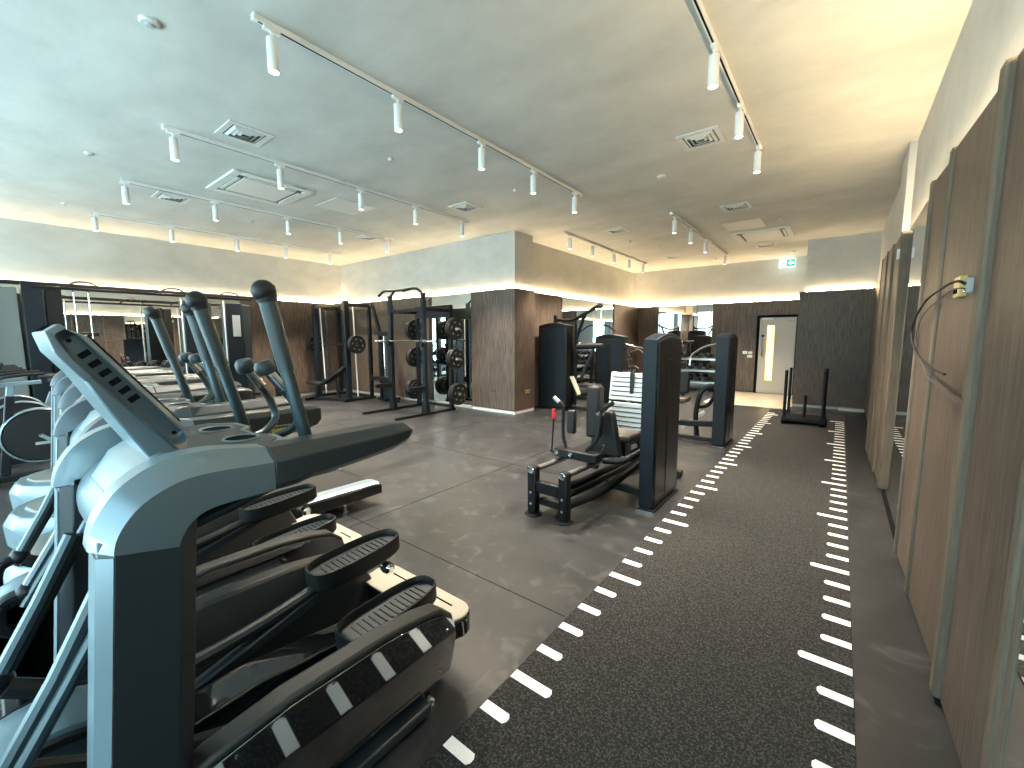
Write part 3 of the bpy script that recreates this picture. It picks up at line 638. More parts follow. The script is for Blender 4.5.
# exercise bikes
def bike(x, y, label):
    o = thing('exercise_bike', label, 'exercise bike', (x, y, 0), 0, 'exercise bikes at the far left')
    MB().beam((-.25, -.42, .05), (.25, -.42, .05), .08, .06).beam((-.25, .62, .05), (.25, .62, .05), .08, .06).beam((0, -.42, .06), (0, .62, .06), .08, .07).build('base', 'black_metal', o, .01)
    for s in (-1, 1): MB().lathe([(.0, -.02), (.035, -.02), (.035, .02), (0, .02)], (s*.25, -.47, .045), (1, 0, 0), 14).build('wheel', 'black_plastic', o)
    MB().lathe([(0, -.055), (.26, -.055), (.285, -.03), (.285, .03), (.26, .055), (0, .055)], (0, -.02, .48), (1, 0, 0), 36).build('flywheel_cover', 'black_plastic', o)
    MB().lathe([(.282, -.058), (.293, -.05), (.297, 0), (.293, .05), (.282, .058), (.277, .05), (.277, -.05)], (0, -.02, .48), (1, 0, 0), 36).build('cover_rim', 'silver_paint', o)
    MB().b(.0555, .057, -.07, .05, .38, .41).build('cover_badge', 'grey_mark', o)
    MB().lathe([(0, 0), (.022, 0), (.022, .02), (0, .02)], (.055, -.02, .48), (1, 0, 0), 14).build('hub', 'chrome', o)
    MB().beam((.07, -.02, .48), (.07, .12, .34), .02, .035).beam((-.07, -.02, .48), (-.07, -.16, .62), .02, .035).build('crank', 'silver_shell', o, .004)
    MB().b(.07, .17, .07, .16, .31, .34).b(-.17, -.07, -.2, -.11, .60, .63).build('pedal', 'black_plastic', o, .006)
    MB().beam((0, -.30, .1), (0, -.20, .92), .07, .09).build('front_post', 'black_metal', o, .01)
    MB().beam((0, -.215, .80), (0, -.19, 1.02), .055, .07).build('handlebar_post', 'silver_shell', o, .006)
    MB().beam((0, -.34, 1.03), (0, .03, 1.05), .05, .04).build('slider', 'silver_shell', o, .006)
    MB().tube([(-.23, .04, 1.15), (-.23, -.22, 1.13), (-.17, -.30, 1.08), (0, -.30, 1.06), (.17, -.30, 1.08), (.23, -.22, 1.13), (.23, .04, 1.15)], .017, 10, 4).build('handlebar', 'black_plastic', o)
    MB().ob((0, -.26, 1.20), (.20, .03, .15), Matrix.Rotation(math.radians(-30), 3, 'X')).build('display', 'black_plastic', o, .008)
    MB().beam((0, .12, .15), (0, .34, .78), .06, .08).build('seat_tube', 'silver_paint', o, .01)
    MB().beam((0, .33, .72), (0, .37, .98), .045, .06).build('seat_post', 'silver_shell', o, .006)
    MB().loft([[(-wv, y_, 1.00), (0, y_, 1.035), (wv, y_, 1.00), (wv*.8, y_, .975), (-wv*.8, y_, .975)] for y_, wv in ((.22, .02), (.30, .04), (.40, .08), (.48, .11), (.52, .09))]).build('saddle', 'black_upholstery', o, .006)
    return o
bk = bike(-6.75, .38, 'black exercise bike with a round flywheel cover, nearest of the bikes at the far left')
dup(bk, (-7.65, .30, 0), 'exercise bike just behind the nearest bike at the far left')
dup(bk, (-8.55, .28, 0), 'exercise bike third in line, partly hidden at the left edge of the picture')

# ------------------------------------------------------------------ CABLE STATION on the left wall
cs = thing('cable_station', 'long dark cable crossover station with tall towers along the left wall mirror', 'cable machine', (-9.85, 0, 0))
def colm(y0, y1, x0, x1, z1, m, nm): return MB().b(x0, x1, y0, y1, 0.02, z1).build(nm, m, cs, .008)
colm(.50, .72, -.14, .14, 2.37, 'slate_panel', 'end_column')
colm(.74, .92, -.16, .10, 2.33, 'black_metal', 'end_column')
colm(.16, .46, -.10, .06, 2.28, 'shroud_grey', 'stack_shroud')
colm(-.10, .12, -.14, .14, 2.37, 'slate_panel', 'end_column')
for yc, lb in ((2.70, 0), (3.38, 1)):
    t_ = colm(yc-.23, yc+.06, -.15, .12, 2.22, 'slate_panel', 'weight_tower')
    colm(yc+.075, yc+.22, -.15, .10, 2.20, 'dark_graphite', 'weight_tower')
    MB().cyl((.16, yc-.27, .25), (.16, yc-.27, 2.25), .011, 8).build('guide_rod', 'white_paint', cs)
    if lb: MB().b(.121, .124, yc-.12, yc+.02, 1.55, 1.98).build('instruction_placard', 'grey_mark', cs)
MB().b(-.06, .06, -.1, 4.15, 2.33, 2.385).b(.20, .26, .6, 3.6, 2.27, 2.31).b(-.2, .3, 4.0, 4.12, 2.28, 2.33).build('top_beam', 'black_metal', cs, .004)
MB().b(-.05, .05, 4.05, 4.15, .02, 2.33).build('end_column', 'black_metal', cs, .006)
for yy in (.95, 2.1, 3.0):
    MB().tube([(.23, yy, 2.31), (.23, yy+.12, 2.40), (.23, yy+.3, 2.40), (.23, yy+.4, 2.33)], .014, 8, 3).build('pull_up_grip', 'black_metal', cs)
for yy in (1.05, 1.22): MB().cyl((.1, yy, 1.2), (.1, yy, 2.3), .012, 8).build('guide_rod', 'chrome', cs)
MB().b(-.1, .1, -.1, 4.15, .0, .05).build('base_beam', 'black_metal', cs, .005)
MB().b(.0, .1, 2.4, 3.7, .30, .36).build('cross_member', 'black_metal', cs, .005)
MB().b(.01, .11, .98, 1.30, 1.55, 1.62).build('trolley', 'black_metal', cs, .01)

# ------------------------------------------------------------------ dumbbells and racks
def dumbbell_proto(m='black_plastic', end=.055, ln=.085):
    o = thing('dumbbell', 'x', 'dumbbell', (0, 0, 0), 0, 'x')
    MB().cyl((0, -.07, 0), (0, .07, 0), .015, 8).build('handle', 'chrome', o)
    for s in (-1, 1): MB().lathe([(0, 0), (end*.9, 0), (end, .01), (end, ln-.01), (end*.9, ln), (0, ln)], (0, s*.065, 0), (0, s, 0), 14).build('head', m, o)
    return o
db = dumbbell_proto(); db_used = [False]
def put_db(loc, rz, label, group):
    if not db_used[0]: db_used[0] = True; o = db
    else: o = dup(db)
    o.location = loc; o.rotation_euler = (0, 0, rz); o['label'] = label; o['group'] = group
def dumbbell_rack(loc, rz, length, label, where, n, tiers=3):
    o = thing('dumbbell_rack', label, 'dumbbell rack', loc, rz)
    M = Matrix.Rotation(rz, 3, 'Z')
    hs = [.28, .60, .92][:tiers]
    for s in (-1, 1):
        x = s*(length/2-.08)
        MB().beam((x, -.28, .03), (x, .28, .03), .07, .06).build('foot', 'black_metal', o, .008)
        MB().beam((x, -.15, .05), (x, .16, 1.08), .07, .07).build('upright', 'black_metal', o, .008)
    for t_, h in enumerate(hs):
        yc = -.12+.11*t_
        MB().ob((0, yc-.02, h), (length-.1, .26, .012), Matrix.Rotation(math.radians(14), 3, 'X')).build('shelf', 'graphite', o)
        MB().b(-length/2+.05, length/2-.05, yc-.165, yc-.145, h-.055, h+.0).build('shelf_lip', 'brushed_steel', o)
        for k in range(n):
            xx = -length/2+.2+k*(length-.4)/(n-1)
            p = Vector(loc)+M@Vector((xx, yc-.02, h+.068))
            put_db(p, rz, '%s black dumbbell from the left on the %s shelf %s' % (['first', 'second', 'third', 'fourth', 'fifth', 'sixth', 'seventh', 'eighth', 'ninth', 'tenth'][k], ['bottom', 'middle', 'top'][t_], where), 'dumbbells on the rack '+where)
dumbbell_rack((-3.55, 12.62, 0), 0, 2.2, 'black dumbbell rack in front of the end wall mirror', 'by the end wall', 9)
dumbbell_rack((-4.78, 10.62, 0), PI/2, 2.2, 'black dumbbell rack along the side wall mirror behind the dark towers', 'by the side wall', 9)
dumbbell_rack((-10.72, 2.05, 0), PI/2, 1.9, 'black dumbbell rack by the left wall mirror behind the consoles', 'by the left wall', 8)

# ------------------------------------------------------------------ SELECTORISED TOWERS
def tower(root, x0, x1, y0, y1, h, long_axis='y', nm='weight_stack_tower'):
    """dark cladding with a gently arched top"""
    n = 8
    if long_axis == 'y':
        prof = [(y0, .035), (y0, h-.045)]+[(y0+(y1-y0)*k/n, h-.045+.055*math.sin(PI*k/n)) for k in range(n+1)][1:-1]+[(y1, h-.045), (y1, .035)]
        o = MB().prism(prof, 'x', x0, x1-.012).build(nm, 'slate_panel', root, .008)
        ins = [(y0+.025, .06), (y0+.025, h-.06)]+[(y0+.025+(y1-y0-.05)*k/n, h-.065+.045*math.sin(PI*k/n)) for k in range(n+1)][1:-1]+[(y1-.025, h-.06), (y1-.025, .06)]
        MB().prism(ins, 'x', x1-.014, x1).build('side_panel', 'tower_side', o, .004)
        MB().b(x1-.001, x1+.006, y0+(y1-y0)*.42, y0+(y1-y0)*.58, .1, h-.22).build('panel_spine', 'tower_side', o, .003)
    else:
        prof = [(x0, .035), (x0, h-.045)]+[(x0+(x1-x0)*k/n, h-.045+.055*math.sin(PI*k/n)) for k in range(n+1)][1:-1]+[(x1, h-.045), (x1, .035)]
        o = MB().prism(prof, 'y', y0+.012, y1).build(nm, 'tower_side', root, .01)
        ins = [(x0+.05, .06), (x0+.05, h-.10), (x1-.05, h-.10), (x1-.05, .06)]
        MB().prism(ins, 'y', y0, y0+.014).build('side_panel', 'slate_panel', o, .004)
        MB().b(x0+(x1-x0)*.40, x0+(x1-x0)*.60, y0-.006, y0+.004, .1, h-.2).build('panel_spine', 'black_metal', o, .003)
    MB().b(x0-.008, x1+.005, y0-.012, y1+.012, 0, .03).build('skid_plate', 'black_metal', root, .004)
    MB().b(x0-.012, x1+.008, y0-.022, y0-.004, .004, .016).build('edge_strip', 'chrome', root)
    return o
# leg press in the middle of the room
lp = thing('leg_press_machine', 'black leg press machine with silver footplates beside the tall tower in the room centre', 'leg press', (-1.2, 3.45, 0))
O = Vector((-1.2, 3.45, 0))
def W(*p): return tuple(Vector(p)-O)     # world coordinates into the machine's own
def lb(x0, x1, y0, y1, z0, z1): return (x0+1.2, x1+1.2, y0-3.45, y1-3.45, z0, z1)
tower(lp, -.105, .03, -.0, .66, 1.53)
for x, y in ((-1.99, 2.84), (-1.69, 2.85)):
    MB().lathe([(0, 0), (.075, 0), (.078, .006), (.07, .016), (0, .018)], W(x, y, 0), (0, 0, 1), 24).build('foot_disc', 'black_metal', lp)
    MB().beam(W(x, y, .015), W(x, y, .42), .085, .075, (0, 1, 0)).build('front_post', 'black_metal', lp, .012)
    MB().lathe([(0, 0), (.030, 0), (.032, .006), (.026, .012), (0, .014)], W(x+.0, y-.04, .395), (0, -1, 0), 18).build('end_cap', 'chrome', lp)
    for zz in (.10, .20): MB().lathe([(0, 0), (.012, 0), (.011, .008), (0, .009)], W(x, y-.038, zz), (0, -1, 0), 10).build('bolt', 'chrome', lp)
MB().cyl(W(-1.99, 2.88, .385), W(-1.99, 4.35, .33), .024, 14).build('guide_rod', 'brushed_steel', lp)
MB().cyl(W(-1.69, 2.88, .385), W(-1.69, 4.35, .33), .024, 14).build('guide_rod', 'brushed_steel', lp)
MB().beam(W(-1.95, 2.85, .25), W(-1.73, 2.85, .25), .07, .10).build('cross_beam', 'black_metal', lp, .01)
MB().beam(W(-1.95, 2.88, .115), W(-1.73, 2.88, .115), .06, .06).build('cross_beam', 'black_metal', lp, .01)
MB().tube([W(-1.69, 2.88, .13), W(-1.60, 3.4, .14), W(-1.40, 3.95, .36), W(-1.30, 4.05, .42)], .038, 12, 5).build('frame_tube', 'black_metal', lp)
MB().tube([W(-1.99, 2.88, .20), W(-1.90, 3.3, .13), W(-1.85, 4.4, .11)], .038, 12, 4).build('frame_tube', 'black_metal', lp)
MB().tube([W(-1.86, 2.9, .11), W(-1.80, 3.5, .10), W(-1.75, 4.5, .10)], .03, 12, 3).build('frame_tube', 'black_metal', lp)
MB().beam(W(-1.68, 3.62, .12), W(-1.30, 3.62, .10), .06, .07).build('frame_tube', 'black_metal', lp, .01)
MB().beam(W(-2.15, 4.55, .05), W(-1.25, 4.55, .05), .08, .07).build('rear_foot', 'black_metal', lp, .01)
# carriage
MB().b(*lb(-2.03, -1.60, 3.22, 3.34, .41, .49)).b(*lb(-1.96, -1.62, 3.30, 4.0, .40, .46)).build('carriage', 'black_metal', lp, .012)
for x in (-2.0, -1.85): MB().lathe([(0, 0), (.022, 0), (.022, .01), (0, .012)], W(x, 3.22, .455), (0, -1, 0), 14).build('bolt', 'chrome', lp)
MB().tube([W(-1.62, 3.4, .40), W(-1.45, 3.45, .42), W(-1.30, 3.62, .52)], .028, 12, 4).build('pull_cable_arm', 'black_metal', lp)
MB().cyl(W(-1.64, 3.28, .44), W(-1.55, 3.26, .58), .011, 8).build('adjuster_rod', 'chrome', lp)
for px_, hx, tx in ((-1.90, -1.98, -2.07), (-1.63, -1.60, -1.48)):
    r = px_ > -1.7
    MB().ob(W(px_, 3.32, .735), (.085, .055, .22), Matrix.Rotation(math.radians(8 if r else 0), 3, 'Y')).build('back_pad', 'black_upholstery', lp, .02, 3)
    MB().tube([W(tx, 3.28, .955), W(hx, 3.30, .875), W(hx, 3.30, .82), W(hx+(.0 if not r else -.03), 3.30, .62), W(-1.95 if not r else -1.74, 3.30, .49)], .0155, 10, 5).build('handle', 'black_metal', lp)
    MB().tube([W(tx, 3.28, .955), W((tx*1.0+hx*1.2)/2.2, 3.29, .91)], .019, 12).build('hand_grip', 'light_grey' if not r else 'black_plastic', lp)
MB().prism([(-1.78, .44), (-1.70, .80), (-1.60, .86), (-1.55, .84), (-1.47, .44)], 'y', 3.42, 3.50).build('seat_back', 'black_upholstery', lp, .02, 3).location = (1.2, -3.45, 0)
MB().b(*lb(-2.08, -1.93, 3.92, 4.06, .45, 1.0)).build('shoulder_pad', 'black_upholstery', lp, .03, 3)
MB().b(*lb(-2.04, -1.97, 3.98, 4.04, .10, .5)).build('pad_post', 'black_metal', lp, .006)
MB().b(*lb(-1.70, -1.46, 3.62, 3.95, .53, .60)).build('seat', 'brown_seat', lp, .025, 3)
MB().b(*lb(-1.62, -1.54, 3.7, 3.85, .38, .53)).build('seat_post', 'black_metal', lp, .006)
for nm, z0, z1, ya, yb in (('footplate', .82, 1.12, 4.36, 4.30), ('footplate', .49, .80, 4.30, 4.30)):
    fp = MB().loft([[W(x, ya if z == z1 else yb, z), W(x, (ya if z == z1 else yb)+.03, z)][::-1] for x, z in ()] or [[W(-2.0, yb, z0), W(-1.45, yb, z0), W(-1.45, yb+.03, z0), W(-2.0, yb+.03, z0)], [W(-2.0, ya, z1), W(-1.45, ya, z1), W(-1.45, ya+.03, z1), W(-2.0, ya+.03, z1)]]).build(nm, 'footplate', lp, .01)
    for k in range(1, 6):
        q = k/6; z = z0+(z1-z0)*q; yy = yb+(ya-yb)*q
        MB().b(*lb(-1.975, -1.475, yy-.004, yy+.004, z-.005, z+.005)).build('grip_line', 'dark_graphite', fp)
MB().b(*lb(-1.76, -1.72, 4.31, 4.34, .90, 1.14)).build('cable_slot', 'black_plastic', lp)
MB().tube([W(-1.75, 4.33, 1.14), W(-1.74, 4.33, 1.20), W(-1.68, 4.33, 1.17)], .012, 8, 3).build('hook', 'black_metal', lp)
MB().b(*lb(-1.78, -1.66, 4.38, 4.46, .08, 1.0)).build('plate_post', 'black_metal', lp, .008)
MB().cyl(W(-2.09, 3.28, .43), W(-2.07, 3.28, .76), .008, 8).build('lever', 'black_metal', lp)
MB().cyl(W(-2.07, 3.28, .75), W(-2.07, 3.28, .84), .018, 12).build('lever_grip', 'red_plastic', lp, label='red lever grip')
MB().beam(W(-2.10, 3.28, .44), W(-1.99, 3.28, .41), .02, .02).build('lever_bracket', 'black_metal', lp)

# machine behind with tower beside the turf
rm = thing('rowing_machine_tower', 'tall dark weight machine beside the turf, second tower from the camera', 'weight machine', (-1.2, 6.15, 0))
rm.name = 'seated_row_machine'
tower(rm, -.12, .05, 0, .55, 1.55)
MB().beam((-.12, .15, .30), (-.45, .12, .27), .07, .08).beam((-.45, .12, .27), (-.75, .0, .30), .07, .08).build('main_beam', 'black_metal', rm, .01)
MB().tube([(-.75, 0, .31), (-1.1, -.02, .32)], .04, 10).build('cross_tube', 'black_metal', rm)
MB().tube([(-.10, .2, .80), (-.22, .2, .82), (-.34, .22, .70), (-.40, .25, .40), (-.38, .28, .06)], .034, 12, 5).build('curved_leg', 'black_metal', rm)
MB().tube([(-.16, .4, .78), (-.22, .4, .60), (-.30, .4, .50), (-.42, .35, .48)], .028, 12, 4).build('swing_arm', 'black_metal', rm)
MB().b(-.85, -.50, .05, .36, .56, .63).build('seat', 'brown_seat', rm, .025, 3)
MB().b(-.80, -.55, .38, .46, .66, 1.0).build('chest_pad', 'black_upholstery', rm, .025, 3)
MB().beam((-.68, .2, .08), (-.68, .2, .58), .07, .07).beam((-.65, .42, .5), (-.65, .42, .7), .05, .05).build('seat_post', 'black_metal', rm, .008)
MB().beam((-1.0, .2, .05), (-.10, .2, .05), .08, .06).beam((-.9, -.1, .04), (-.9, .5, .04), .07, .06).build('base_beam', 'black_metal', rm, .01)
MB().beam((-.65, .3, .10), (-.30, .35, .42), .05, .05).build('foot_rest', 'light_grey', rm, .006)
MB().tube([(-.15, .3, 1.42), (-.35, .3, 1.36), (-.5, .28, 1.24), (-.52, .26, 1.1)], .014, 8, 4).build('handle', 'chrome', rm)

# pull-down machine with the raised arm, and the broad one beside it
pd = thing('lat_pulldown_machine', 'dark weight machine with an arm reaching up to the right, beside the pillar', 'weight machine', (-4.7, 7.5, 0))
tower(pd, -.36, .33, -.12, .16, 1.80, 'x')
MB().beam((-.12, .18, 1.78), (-.12, .18, 1.98), .07, .07).build('mast', 'black_metal', pd, .006)
MB().tube([(-.1, .2, 1.88), (.25, .18, 1.86), (.45, .12, 1.91), (.75, .08, 2.04), (.97, .05, 2.14)], .035, 12, 5).build('upper_arm', 'black_metal', pd)
MB().tube([(.36, .18, 1.2), (.40, .18, 1.5), (.62, .10, 1.97)], .036, 12, 4).build('brace', 'black_metal', pd)
MB().lathe([(0, -.02), (.05, -.02), (.05, .02), (0, .02)], (.98, .05, 2.11), (0, 1, 0), 16).build('pulley', 'black_plastic', pd)
MB().cyl((1.0, .05, 2.1), (1.0, .05, 1.75), .005, 6).build('cable', 'chrome', pd)
MB().tube([(.55, .05, 1.62), (.75, .05, 1.74), (1.1, .05, 1.74), (1.3, .05, 1.62)], .014, 8, 3).build('pulldown_bar', 'black_metal', pd)
MB().beam((.36, .18, .1), (.36, .18, 1.25), .07, .07).beam((.3, .15, .05), (1.1, .15, .05), .08, .06).beam((1.05, -.15, .04), (1.05, .45, .04), .07, .06).build('frame', 'black_metal', pd, .008)
MB().b(.55, .92, .0, .32, .50, .57).build('seat', 'black_upholstery', pd, .025, 3)
MB().beam((.73, .16, .08), (.73, .16, .5), .07, .07).build('seat_post', 'black_metal', pd, .006)
MB().cyl((.42, .16, 1.32), (1.0, .16, 1.34), .055, 16).build('roller_pad', 'black_upholstery', pd)
MB().beam((.5, .16, .62), (.8, .16, 1.28), .06, .06).build('swing_arm', 'black_metal', pd, .008)
MB().beam((.42, -.05, .72), (.60, -.05, .36), .14, .03).build('foot_rest', 'cream_plate', pd, .006)
MB().beam((-.42, 0, 1.32), (-.36, 0, 1.32), .05, .07).build('bracket', 'black_metal', pd, .006)

ab = thing('shoulder_press_machine', 'broad dark weight stack machine between the raised-arm machine and the leg press', 'weight machine', (-4.1, 8.9, 0))
tower(ab, -.34, .32, -.12, .2, 1.57, 'x')
MB().beam((-.34, .1, .05), (-1.0, .1, .05), .08, .06).beam((-.95, -.2, .04), (-.95, .5, .04), .07, .06).beam((-.55, .1, .05), (-.50, .1, 1.3), .07, .07).build('frame', 'black_metal', ab, .008)
MB().cyl((-.78, .0, 1.33), (-.34, .0, 1.33), .06, 16).build('roller_pad', 'black_upholstery', ab)
MB().lathe([(0, 0), (.062, 0), (.062, .02), (0, .02)], (-.78, 0, 1.33), (-1, 0, 0), 16).build('pad_cap', 'light_grey', ab)
MB().b(-.9, -.55, .0, .34, .48, .55).build('seat', 'black_upholstery', ab, .02, 3)
MB().tube([(.32, .0, 1.28), (.5, -.1, 1.20), (.72, -.15, 1.24), (.95, -.1, 1.0)], .016, 8, 4).tube([(.32, .0, 1.36), (.6, -.05, 1.30), (.95, -.05, 1.25)], .014, 8, 3).build('handle', 'chrome', ab)

# ------------------------------------------------------------------ SQUAT RACK with plates and barbell
rk = thing('squat_rack', 'black squat rack with a curved pull-up bar in front of the mirror by the pillar', 'squat rack', (-6.85, 5.35, 0))
for s in (-1, 1):
    x = s*.52
    MB().b(x-.04, x+.04, -.04, .04, .02, 2.36).build('front_post', 'slate_panel', rk, .006)
    MB().loft([[(x-a, -.05, z), (x+a, -.05, z), (x+a, .05, z), (x-a, .05, z)] for z, a in ((.02, .085), (.28, .045))]).build('gusset', 'black_metal', rk, .004)
    MB().b(x-.04, x+.04, .66, .74, .02, 2.18).build('rear_post', 'black_metal', rk, .006)
    MB().b(x-.035, x+.035, -.72, .78, .0, .05).build('base_rail', 'black_metal', rk, .006)
    MB().b(x-.03, x+.03, .04, .66, 2.02, 2.10).build('top_side_rail', 'black_metal', rk, .006)
    MB().b(x-.035, x+.035, -.42, .0, .50, .58).build('spotter_arm', 'black_metal', rk, .008)
    MB().b(x-.05, x+.05, -.11, -.03, 1.34, 1.46).build('bar_hook', 'black_metal', rk, .01)
    for k in range(9): MB().cyl((x, -.042, .7+k*.17), (x, -.04, .7+k*.17), .01, 8).build('post_hole', 'dark_recess', rk)
    for z in (1.69, 1.08, .36): MB().cyl((x, .70, z), (x+s*.26, .70, z), .02, 10).build('storage_peg', 'brushed_steel', rk)
MB().b(-.48, .48, .66, .74, 1.93, 2.18).build('header_board', 'black_metal', rk, .006)
MB().b(-.48, .48, .67, .73, .06, .12).build('cross_beam', 'black_metal', rk, .006)
MB().b(-.48, .48, -.03, .03, 2.02, 2.08).build('cross_beam', 'black_metal', rk, .006)
MB().tube([(-.56, -.25, 2.34), (-.50, -.15, 2.45), (-.36, -.02, 2.46), (.26, -.02, 2.46), (.40, .0, 2.42), (.52, 0, 2.32)], .026, 10, 4).tube([(-.52, 0, 2.34), (-.40, 0, 2.43), (-.34, 0, 2.46)], .022, 8).tube([(.2, -.02, 2.46), (.16, -.2, 2.40)], .02, 8).build('pull_up_bar', 'black_metal', rk)
bb = thing('barbell', 'silver barbell resting across the hooks of the squat rack', 'barbell', (-6.85, 5.27, 1.445))
MB().cyl((-.70, 0, 0), (.70, 0, 0), .0145, 12).build('bar', 'chrome', bb)
for s in (-1, 1):
    MB().lathe([(0, 0), (.038, 0), (.038, .025), (.025, .026), (.025, .36), (0, .36)], (s*.60, 0, 0), (s, 0, 0), 16).build('sleeve', 'chrome', bb)
pl = thing('weight_plate', 'x', 'weight plate', (0, 0, 0), 0, 'weight plates stored on the squat rack')
MB().disc_plate((0, 0, 0), (1, 0, 0), .225, .055).build('disc', 'black_plastic', pl)
for s in (-1, 1):
    for k in range(6):
        a = k*PI/3+.3; M = Matrix.Rotation(a, 3, 'X')
        c = M@Vector((s*.0225, 0, .135)); MB().ob(c, (.004, .055, .020), M).build('lettering', 'gold_mark', pl)
MB().lathe([(.026, -.03), (.045, -.03), (.045, .03), (.026, .03)], (0, 0, 0), (1, 0, 0), 16).build('hub_ring', 'chrome', pl)
pu = [False]
def plate(x, y, z, label, sc=1.0, group='weight plates stored on the squat rack'):
    if pu[0]: o = dup(pl)
    else: o = pl; pu[0] = True
    o.location = (x, y, z); o.scale = (1, sc, sc); o['label'] = label; o['group'] = group
for s, side in ((1, 'right'), (-1, 'left')):
    for z, nm, k, sc in ((1.69, 'top', 2, 1.0), (1.08, 'middle', 2, .95), (.36, 'bottom', 3, 1.0)):
        for q in range(k):
            plate(-6.85+s*(.61+.062*q), 6.05, z, '%s black weight plate on the %s %s peg of the squat rack' % (['innermost', 'second', 'third'][q], nm, side), sc if q or nm != 'bottom' else .8)

# ------------------------------------------------------------------ SMITH MACHINE with bench
sm = thing('smith_machine', 'black smith machine with white guide rods in the far left corner', 'smith machine', (-9.95, 5.45, 0))
for s in (-1, 1):
    x = s*.72
    MB().b(x-.05, x+.05, -.06, .06, .02, 2.38).build('front_post', 'slate_panel', sm, .008)
    MB().b(x-.04, x+.04, .58, .66, .02, 2.30).build('rear_post', 'black_metal', sm, .008)
    MB().b(x-.04, x+.04, -.10, .70, 0, .06).b(x-.035, x+.035, 0, .62, 2.26, 2.34).build('side_frame', 'black_metal', sm, .006)
    MB().cyl((x*.80, .12 if s < 0 else .32, .08), (x*.80, .06 if s < 0 else .28, 2.28), .016, 12).build('guide_rod', 'white_paint', sm)
    st = MB()
    for k in range(11): st.b(x*.8-s*.12-.02, x*.8-s*.12+.02, .1, .14, .35+k*.17, .38+k*.17)
    st.b(x*.8-s*.12-.02, x*.8-s*.12+.02, .14, .16, .3, 2.2); st.build('catch_rail', 'graphite', sm)
for q in ((-.68, .68, -.03, .04, 2.27, 2.34), (-.68, .68, .59, .65, 2.2, 2.28), (-.68, .68, .59, .65, .02, .08)): MB().b(*q).build('cross_beam', 'black_metal', sm, .006)
MB().cyl((-.95, .1, 1.36), (1.02, .1, 1.36), .016, 12).build('bar', 'chrome', sm)
for x, nm in ((-.93, 'left'), (.93, 'right')):
    for q in range(2): plate(-9.95+x+(.06*q if x > 0 else -.06*q), 5.55, 1.36, 'black weight plate on the %s end of the smith machine bar, %s' % (nm, ['inner', 'outer'][q]), .95, 'weight plates on the smith machine')
bn = thing('weight_bench', 'black adjustable bench with raised back standing in the smith machine', 'bench', (-9.75, 5.15, 0))
MB().loft([[(-.14, y, z), (.14, y, z), (.14, y, z+.07), (-.14, y, z+.07)] for y, z in ((-.55, .40), (-.12, .38))]).build('seat_pad', 'black_upholstery', bn, .02, 3)
MB().loft([[(-.14, y, z), (.14, y, z), (.14, y-.02, z+.07), (-.14, y-.02, z+.07)] for y, z in ((-.08, .40), (.55, .78))]).build('back_pad', 'black_upholstery', bn, .02, 3)
MB().beam((0, -.5, .05), (0, .6, .05), .07, .06).beam((0, -.35, .05), (0, -.3, .40), .06, .06).beam((0, .3, .05), (0, .2, .52), .05, .05).build('frame', 'black_metal', bn, .006)
for y in (-.5, .58): MB().beam((-.2, y, .04), (.2, y, .04), .07, .06).build('foot', 'black_metal', bn, .006)
bn.rotation_euler = (0, 0, math.radians(-68)); bn.location = (-9.75, 5.22, 0)
# v-armed cable column between smith machine and rack
vm = thing('cable_column', 'dark cable column with v-shaped arms between the smith machine and squat rack', 'cable machine', (-8.5, 6.0, 0))
MB().b(-.22, -.14, -.05, .05, .02, 1.65).b(.14, .22, -.05, .05, .02, 1.65).b(-.2, .2, -.04, .04, 1.55, 1.66).build('posts', 'black_metal', vm, .006)
MB().beam((-.17, 0, 1.55), (-.42, -.05, 2.36), .07, .06).beam((.17, 0, 1.55), (.36, -.05, 2.25), .07, .06).build('v_arms', 'black_metal', vm, .006)
MB().b(-.40, .40, .0, .06, 0, .06).b(-.38, .38, -.18, -.08, .50, .60).b(-.05, .05, -.1, .35, .0, .06).build('base', 'black_metal', vm, .006)
MB().cyl((-.08, .02, .06), (-.08, .02, 1.6), .012, 8).cyl((.08, .02, .06), (.08, .02, 1.6), .012, 8).build('guide_rod', 'chrome', vm)
MB().b(-.12, .12, -.03, .08, .08, .48).build('weight_stack', 'black_metal', vm, .004)

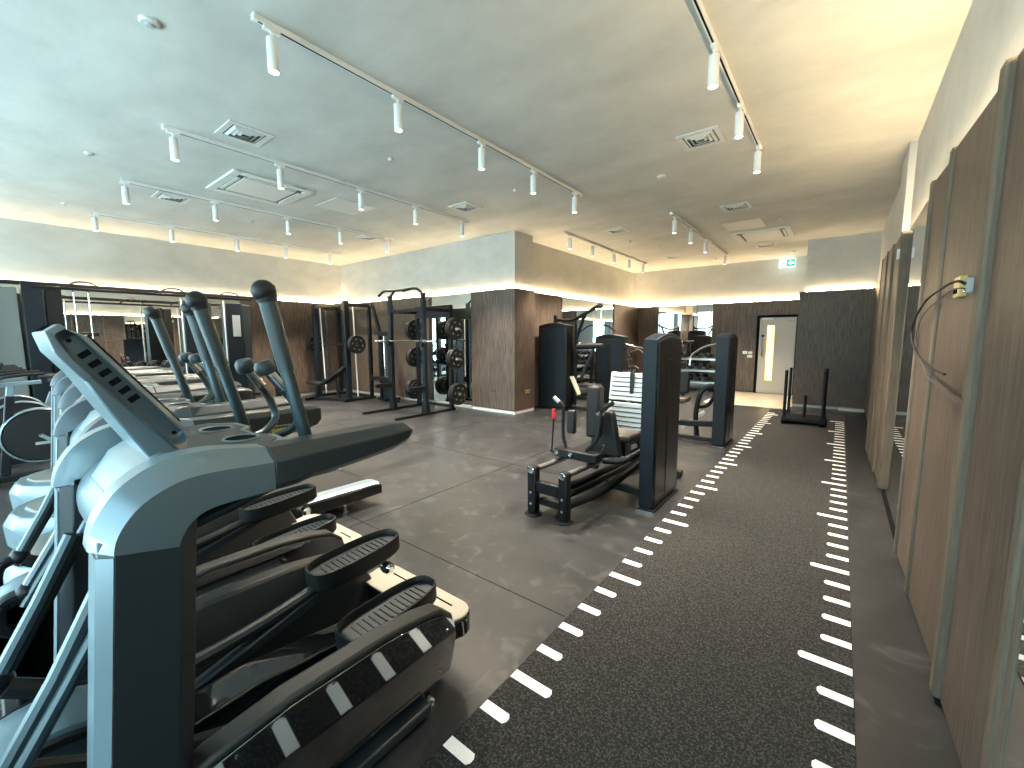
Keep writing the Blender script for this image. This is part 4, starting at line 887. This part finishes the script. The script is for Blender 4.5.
# ------------------------------------------------------------------ push sled on the turf
sl = thing('push_sled', 'black push sled with two tall posts standing at the far end of the turf', 'sled', (-.43, 9.0, .006))
for s in (-1, 1):
    x = s*.27
    MB().loft([[(x-.035, y, z0), (x+.035, y, z0), (x+.035, y, z0+.05), (x-.035, y, z0+.05)] for y, z0 in ((-.47, .05), (-.40, .0), (.45, .0), (.52, .05))]).build('runner', 'black_metal', sl, .004)
    for y in (-.40, .40):
        MB().b(x-.03, x+.03, y-.03, y+.03, .05, .14).build('socket', 'black_metal', sl, .004)
        MB().cyl((x, y, .1), (x, y, .93), .024, 14).build('push_post', 'black_metal', sl)
MB().b(-.27, .27, -.35, .35, .045, .075).b(-.30, .30, -.42, -.38, .05, .10).build('deck', 'black_metal', sl, .004)
MB().cyl((0, 0, .07), (0, 0, .47), .024, 14).build('plate_peg', 'black_metal', sl)

# small skirting light box lying by the block
tag(MB().b(.05, .46, 10.84, 10.925, .0, .05).build('floor_box', 'white_paint', bevel=.004), 'small white strip lying on the floor against the dark end block', 'cable cover')

# outlet box and loose cables on the right wall
ob = thing('outlet_box', 'open brass back box with two holes on the right wall panel', 'back box', (.398, 2.735, 1.72))
MB().b(-.006, .02, -.06, .06, -.045, .045).build('box_plate', 'brass', ob, .003)
for y in (-.02, .025): MB().lathe([(0, 0), (.011, 0), (.011, .003), (0, .003)], (-.0062, y, -.018), (-1, 0, 0), 12).build('knockout', 'dark_recess', ob)
so = thing('junction_socket', 'small grey junction socket next to the brass box on the right wall', 'socket', (.402, 2.59, 1.715))
MB().b(-.003, .02, -.015, .015, -.032, .032).build('housing', 'grey_mark', so, .004)
MB().lathe([(0, 0), (.009, 0), (.009, .004), (0, .004)], (-.003, 0, -.022), (-1, 0, 0), 10).build('screw', 'chrome', so)
cb = MB().tube([(.395, 2.575, 1.72), (.375, 2.60, 1.735), (.36, 2.78, 1.73), (.36, 3.38, 1.69), (.36, 3.77, 1.55), (.36, 3.52, 1.42), (.36, 3.01, 1.355), (.36, 2.55, 1.34)], .0060, 8, 6).build('cable', 'black_plastic')
tag(cb, 'thick black cable hanging in an arc from the right wall panel', 'cable')
cb = MB().tube([(.397, 2.58, 1.70), (.38, 2.60, 1.705), (.372, 2.77, 1.70), (.372, 3.45, 1.63), (.372, 3.66, 1.47), (.372, 3.20, 1.32), (.372, 2.74, 1.26), (.372, 2.33, 1.245)], .0030, 8, 6).build('cable', 'purple_cable')
tag(cb, 'thin purple cable drooping below the black one on the right wall', 'cable')
tag(MB().b(.36, .378, 5.345, 5.41, 2.22, 2.31).build('wall_sensor', 'white_paint', bevel=.003), 'small white box high on the edge of the far right panels', 'sensor')
